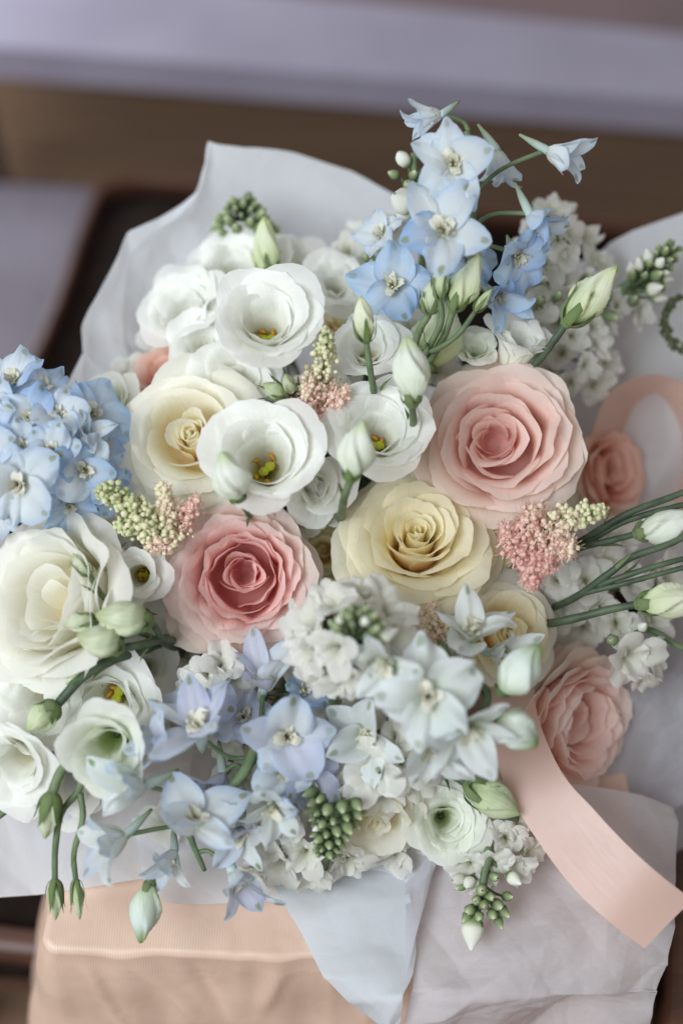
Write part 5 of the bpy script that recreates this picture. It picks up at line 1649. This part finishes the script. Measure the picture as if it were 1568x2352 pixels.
stock('white stock spike under the dark bud stems at the right', [(1470, 1500, -.035), (1420, 1440, -.04), (1340, 1350, -.06), (1220, 1320, -.12)],
      [(1445, 1510, -.022, 150, (.3, -.3, .9)), (1500, 1500, -.03, 110, (.7, -.1, .7)), (1420, 1430, -.03, 120, (.1, .1, 1)), (1350, 1330, -.035, 130, (.1, .2, 1)), (1280, 1330, -.035, 120, (-.2, .1, 1)), (1390, 1290, -.04, 110, (.3, .3, .9)), (1300, 1400, -.04, 130, (-.1, -.3, 1)),
       (1500, 1420, -.04, 120, (.5, .2, .8)), (1380, 1400, -.036, 110, (.1, -.1, 1)), (1450, 1340, -.045, 120, (.4, .3, .9)), (1530, 1330, -.05, 120, (.6, .2, .8)), (1340, 1450, -.05, 120, (-.1, -.4, .9)), (1480, 1560, -.03, 90, (.3, -.8, .5)), (1300, 1270, -.045, 110, (0, .4, .9)), (1420, 1240, -.055, 120, (.2, .4, .9))],
      [(1405, 1470, -.015, 40, (-.4, .2, .9)), (1475, 1440, -.02, 36, (.3, .5, .8), True)], seed=8, group=GS)
stock('green budded stock tip at the bottom beside the cream rose', [(750, 1820, .02), (750, 1900, .015), (740, 1990, -.01), (700, 1800, -.08)],
      [(640, 1985, .004, 130, (-.4, -.4, .8)), (700, 1960, .008, 110, (-.2, -.1, 1)), (800, 1980, -.002, 120, (.3, -.4, .8)), (720, 2020, .0, 110, (0, -.7, .7)), (600, 1950, .0, 110, (-.5, .0, .8)), (660, 1900, .008, 110, (-.4, .3, .8)), (580, 2010, -.006, 100, (-.3, -.5, .7))],
      bud_cone(r, (775, 1835), (745, 1970), 52, 64, 38, .026, .024, .15), seed=9, group=GS)
stock('white stock florets below the white delphinium beside the greenish lisianthus', [(870, 1760, .02), (880, 1820, .0), (860, 1700, -.06)],
      [(855, 1770, .022, 170, (-.1, .1, 1)), (930, 1750, .02, 140, (.3, .2, .9)), (880, 1830, .012, 130, (0, -.5, .9)), (960, 1800, .01, 110, (.5, -.2, .8)), (800, 1730, .01, 120, (-.5, .2, .8)), (915, 1690, .02, 120, (.2, .4, .9))], [(868, 1768, .04, 22, (0, .1, 1))], seed=10, group=GS)
stock('stock with round green buds hanging over the crumpled tissue at the bottom', [(1105, 2090, .01), (1110, 2020, .008), (1120, 1940, .0), (1090, 1840, -.05)],
      [(1075, 1990, .002, 100, (-.4, -.2, .9)), (1130, 1985, .006, 100, (0, -.3, 1)), (1185, 1990, .004, 100, (.3, -.3, .9)), (1215, 1960, .0, 100, (.6, -.1, .8)), (1165, 1925, .0, 100, (.2, .2, 1)), (1190, 1895, -.004, 95, (.4, .3, .9)), (1110, 1940, -.004, 90, (-.1, .1, 1)), (1150, 1880, -.008, 90, (.1, .4, .9)), (1100, 2020, -.01, 90, (.1, -.6, .8))],
      [(1052, 2020, .008, 50, (-.6, .1, .8), True), (1078, 2030, .01, 48, (-.2, -.2, .9), True), (1135, 2015, .012, 44, (.2, .1, .9)), (1180, 2020, .010, 50, (.6, -.3, .8), True), (1105, 2045, .014, 44, (0, .2, 1)), (1125, 2060, .014, 42, (.3, 0, 1)), (1095, 2068, .014, 38, (-.3, .1, 1)), (1112, 2080, .018, 36, (0, 0, 1)), (1140, 2078, .012, 44, (.5, -.2, .8)), (1155, 2095, .01, 44, (.6, -.4, .7)),
       (1080, 2090, .012, 42, (-.5, -.2, .8)), (1130, 2100, .014, 38, (.2, -.4, .9)), (1072, 2108, .01, 40, (-.6, -.4, .7)), (1100, 2105, .016, 36, (0, -.3, 1)), (1085, 2140, .01, 84, (-.1, -.9, .3), True), (1145, 2118, .01, 36, (.4, -.8, .5)), (1060, 2035, .004, 40, (-.8, -.3, .5)), (1165, 2060, .008, 34, (.7, .1, .7)), (1100, 2125, .012, 30, (.2, -.8, .5))], seed=11, group=GS)
stock('white stock florets squeezed between the deep pink rose and the lilac florets', [(480, 1540, .0), (500, 1600, -.03), (560, 1500, -.08)],
      [(470, 1545, .004, 110, (-.3, .3, .9)), (510, 1525, .006, 110, (.2, .4, .9)), (440, 1580, .0, 100, (-.5, -.1, .8)), (540, 1560, .0, 100, (.3, -.1, .9)), (690, 1540, -.01, 110, (.2, .2, 1)), (720, 1600, -.01, 120, (.2, -.1, 1)), (770, 1660, -.02, 130, (0, 0, 1)), (830, 1620, -.02, 130, (.2, .1, 1))], [], seed=12, group=GS)
stock('white stock florets half buried between the yellow rose and the white delphinium', [(1020, 1500, -.04), (1000, 1560, -.05), (940, 1500, -.10)],
      [(960, 1660, -.02, 140, (0, .1, 1)), (1050, 1740, -.02, 140, (.2, -.1, 1)), (1100, 1720, -.03, 120, (.3, .1, 1)), (760, 1760, -.03, 120, (0, 0, 1)), (560, 1840, -.03, 140, (0, 0, 1)), (430, 1850, -.03, 140, (-.2, 0, 1))], [], seed=13, group=GS)

# white florets filling the gaps between the bigger blooms
gaps = [('white stock florets filling the gap between the cream rose and the left blue cluster', [(270, 1150), (300, 1060), (250, 1215), (330, 1240), (215, 1240)]),
        ('white stock florets filling the gap under the little pinwheel lisianthus', [(400, 1440), (380, 1400), (420, 1500), (300, 1490), (360, 1560)]),
        ('white stock florets deep between the two middle lisianthus and the deep pink rose', [(690, 1200), (740, 1180), (700, 1130), (480, 1190), (430, 1200), (520, 1150)]),
        ('white stock florets deep below the topmost lisianthus and cream astilbe', [(680, 900), (720, 960), (640, 930), (590, 930), (770, 900)]),
        ('white stock florets deep between the yellow rose and the largest pink rose', [(1010, 1090), (960, 1060), (930, 1020), (1040, 1130), (1090, 1150)]),
        ('white stock florets deep below the pink astilbe', [(1180, 1360), (1230, 1370), (1290, 1400), (1240, 1300), (1150, 1330), (1250, 1440)]),
        ('white stock florets deep between the lilac florets and the left lisianthus', [(330, 1640), (360, 1700), (300, 1690), (390, 1620), (330, 1760), (180, 1640), (150, 1700)]),
        ('white stock florets at the left under the large cream rose', [(60, 1580), (120, 1590), (20, 1620), (100, 1660), (170, 1560), (40, 1540)]),
        ('white stock florets low down behind the drooping lilac spike', [(420, 1830), (480, 1860), (560, 1790), (520, 1700), (600, 1900), (680, 1860), (740, 1790), (380, 1890)]),
        ('white stock florets low down behind the greenish double lisianthus', [(930, 1840), (960, 1930), (1090, 1760), (1120, 1880), (1060, 1960), (900, 1960), (1160, 1780)]),
        ('white stock florets behind the upper bud cluster', [(940, 760), (1000, 850), (1060, 880), (900, 880), (1140, 850), (890, 790), (800, 870)]),
        ('white stock florets behind the two blurred upper left lisianthus', [(480, 700), (520, 730), (370, 780), (620, 650), (470, 790), (340, 880), (300, 860)])]
for gi, (lb_, pts_) in enumerate(gaps):
    cu, cv_ = np.mean([p[0] for p in pts_]), np.mean([p[1] for p in pts_])
    rr_ = ((cu - 760) / 640) ** 2 + ((cv_ - 1280) / 640) ** 2
    d0_ = -.022 - .035 * rr_ - (.02 if cv_ < 800 else 0)
    if cv_ > 1700:
        d0_ = max(d0_, -.022)
    stock(lb_, [(cu, cv_, d0_ - .01), (cu * .6 + 784 * .4, cv_ * .6 + 1250 * .4, -.09), (784, 1250, -.14)], [(a_, b_, d0_ + r.uniform(-.005, .005), r.uniform(95, 130), (r.uniform(-.35, .35), r.uniform(-.35, .35), 1)) for a_, b_ in pts_], [], seed=40 + gi, group=GS)

# ------------------------------------------------------------------ astilbe
GA = 'astilbe plumes'
astilbe('cream tipped astilbe plume standing between the white lisianthus', [([(730, 920, .0), (742, 850, .012), (752, 765, .02)], 46, 330, .55, .12, 6.5), ([(720, 935, .004), (690, 935, .01), (645, 945, .012)], 26, 110, .95, .8, 6), ([(725, 940, .002), (765, 915, .012), (800, 900, .012)], 28, 140, .9, .6, 6), ([(715, 940, .006), (712, 905, .014), (705, 870, .018)], 30, 130, .85, .5, 6)],
        [(725, 920, .0), (730, 970, -.03), (740, 1050, -.1)], 3, group=GA)
astilbe('green and pink astilbe plume left, above the small pinwheel lisianthus', [([(400, 1225, .004), (330, 1185, .014), (230, 1120, .018)], 52, 420, .35, .05, 7), ([(400, 1220, .004), (385, 1160, .014), (372, 1112, .018)], 30, 160, .6, .3, 6), ([(400, 1225, .004), (340, 1225, .012), (265, 1205, .016)], 34, 220, .4, .15, 6.5),
        ([(410, 1215, .004), (430, 1180, .01), (455, 1145, .014)], 28, 140, .9, .75, 6), ([(405, 1225, .004), (380, 1245, .01), (345, 1258, .012)], 26, 120, .85, .55, 6)], [(405, 1220, .004), (440, 1240, -.02), (500, 1280, -.09)], 4, group=GA)
astilbe('fluffy pink astilbe plume with cream tip below the largest pink rose', [([(1200, 1250, .0), (1290, 1195, .012), (1388, 1172, .014)], 46, 340, .75, .1, 7), ([(1200, 1260, .0), (1260, 1250, .01), (1318, 1262, .012)], 44, 260, .95, .55, 7), ([(1200, 1250, .0), (1215, 1290, .01), (1225, 1345, .01)], 40, 260, 1.0, 1.0, 7), ([(1190, 1260, .0), (1170, 1240, .006), (1160, 1205, .008)], 30, 140, 1.0, .85, 6.5), ([(1200, 1240, .0), (1215, 1195, .01), (1235, 1165, .01)], 34, 170, .95, .6, 6.5), ([(1200, 1260, .002), (1240, 1290, .01), (1270, 1300, .01)], 34, 170, 1.0, .9, 6.5)],
        [(1200, 1250, .0), (1170, 1290, -.03), (1120, 1320, -.09)], 6, group=GA)
astilbe('small brownish pink astilbe tuft under the yellow rose', [([(1000, 1480, .0), (990, 1435, .008), (985, 1400, .01)], 42, 220, .6, .4, 6.5), ([(1005, 1470, .0), (1030, 1445, .006), (1055, 1440, .008)], 28, 130, .35, .4, 6.5), ([(1005, 1475, .0), (990, 1495, .004), (985, 1510, .004)], 24, 90, 1.0, .9, 6)], [(1002, 1475, .0), (980, 1500, -.03), (930, 1450, -.09)], 7, group=GA)
astilbe('dark green curled grassy tip at the right edge near the ribbon loop', [([(1590, 810, -.07), (1545, 790, -.07), (1525, 740, -.07), (1548, 690, -.07), (1600, 672, -.07)], 16, 260, .1, -.3, 5)], [(1600, 672, -.07), (1640, 760, -.08), (1560, 900, -.12)], 9, mat='darktip')

# ------------------------------------------------------------------ leaves deep in the bouquet
rng = random.Random(5)
B = Bag()
for k in range(90):
    a, q = rng.uniform(0, 6.283), math.sqrt(rng.random())
    u, v = 760 + math.cos(a) * q * 560, 1300 + math.sin(a) * q * 540
    c = P(u, v, -.075 - .035 * q * q - rng.uniform(0, .03))
    V, F, uv = petal(rng, L=rng.uniform(.04, .065), W=rng.uniform(.010, .016), th=[(0, 30), (1, 0)], r0=0, rnd=.6, rpow=1.5, nu=5, nv=7, minrho=.02, ripple=.002)
    Rm = frame(cdir(rng.uniform(-1, 1), rng.uniform(-1, 1), .9), rng.uniform(0, 6.28))
    B.add(V @ Rm.T + c, F, uv)
g = B.build('foliage', M['leaf'])
tag(g, 'dark green leaves deep between the flowers', 'leaves', kind='stuff')
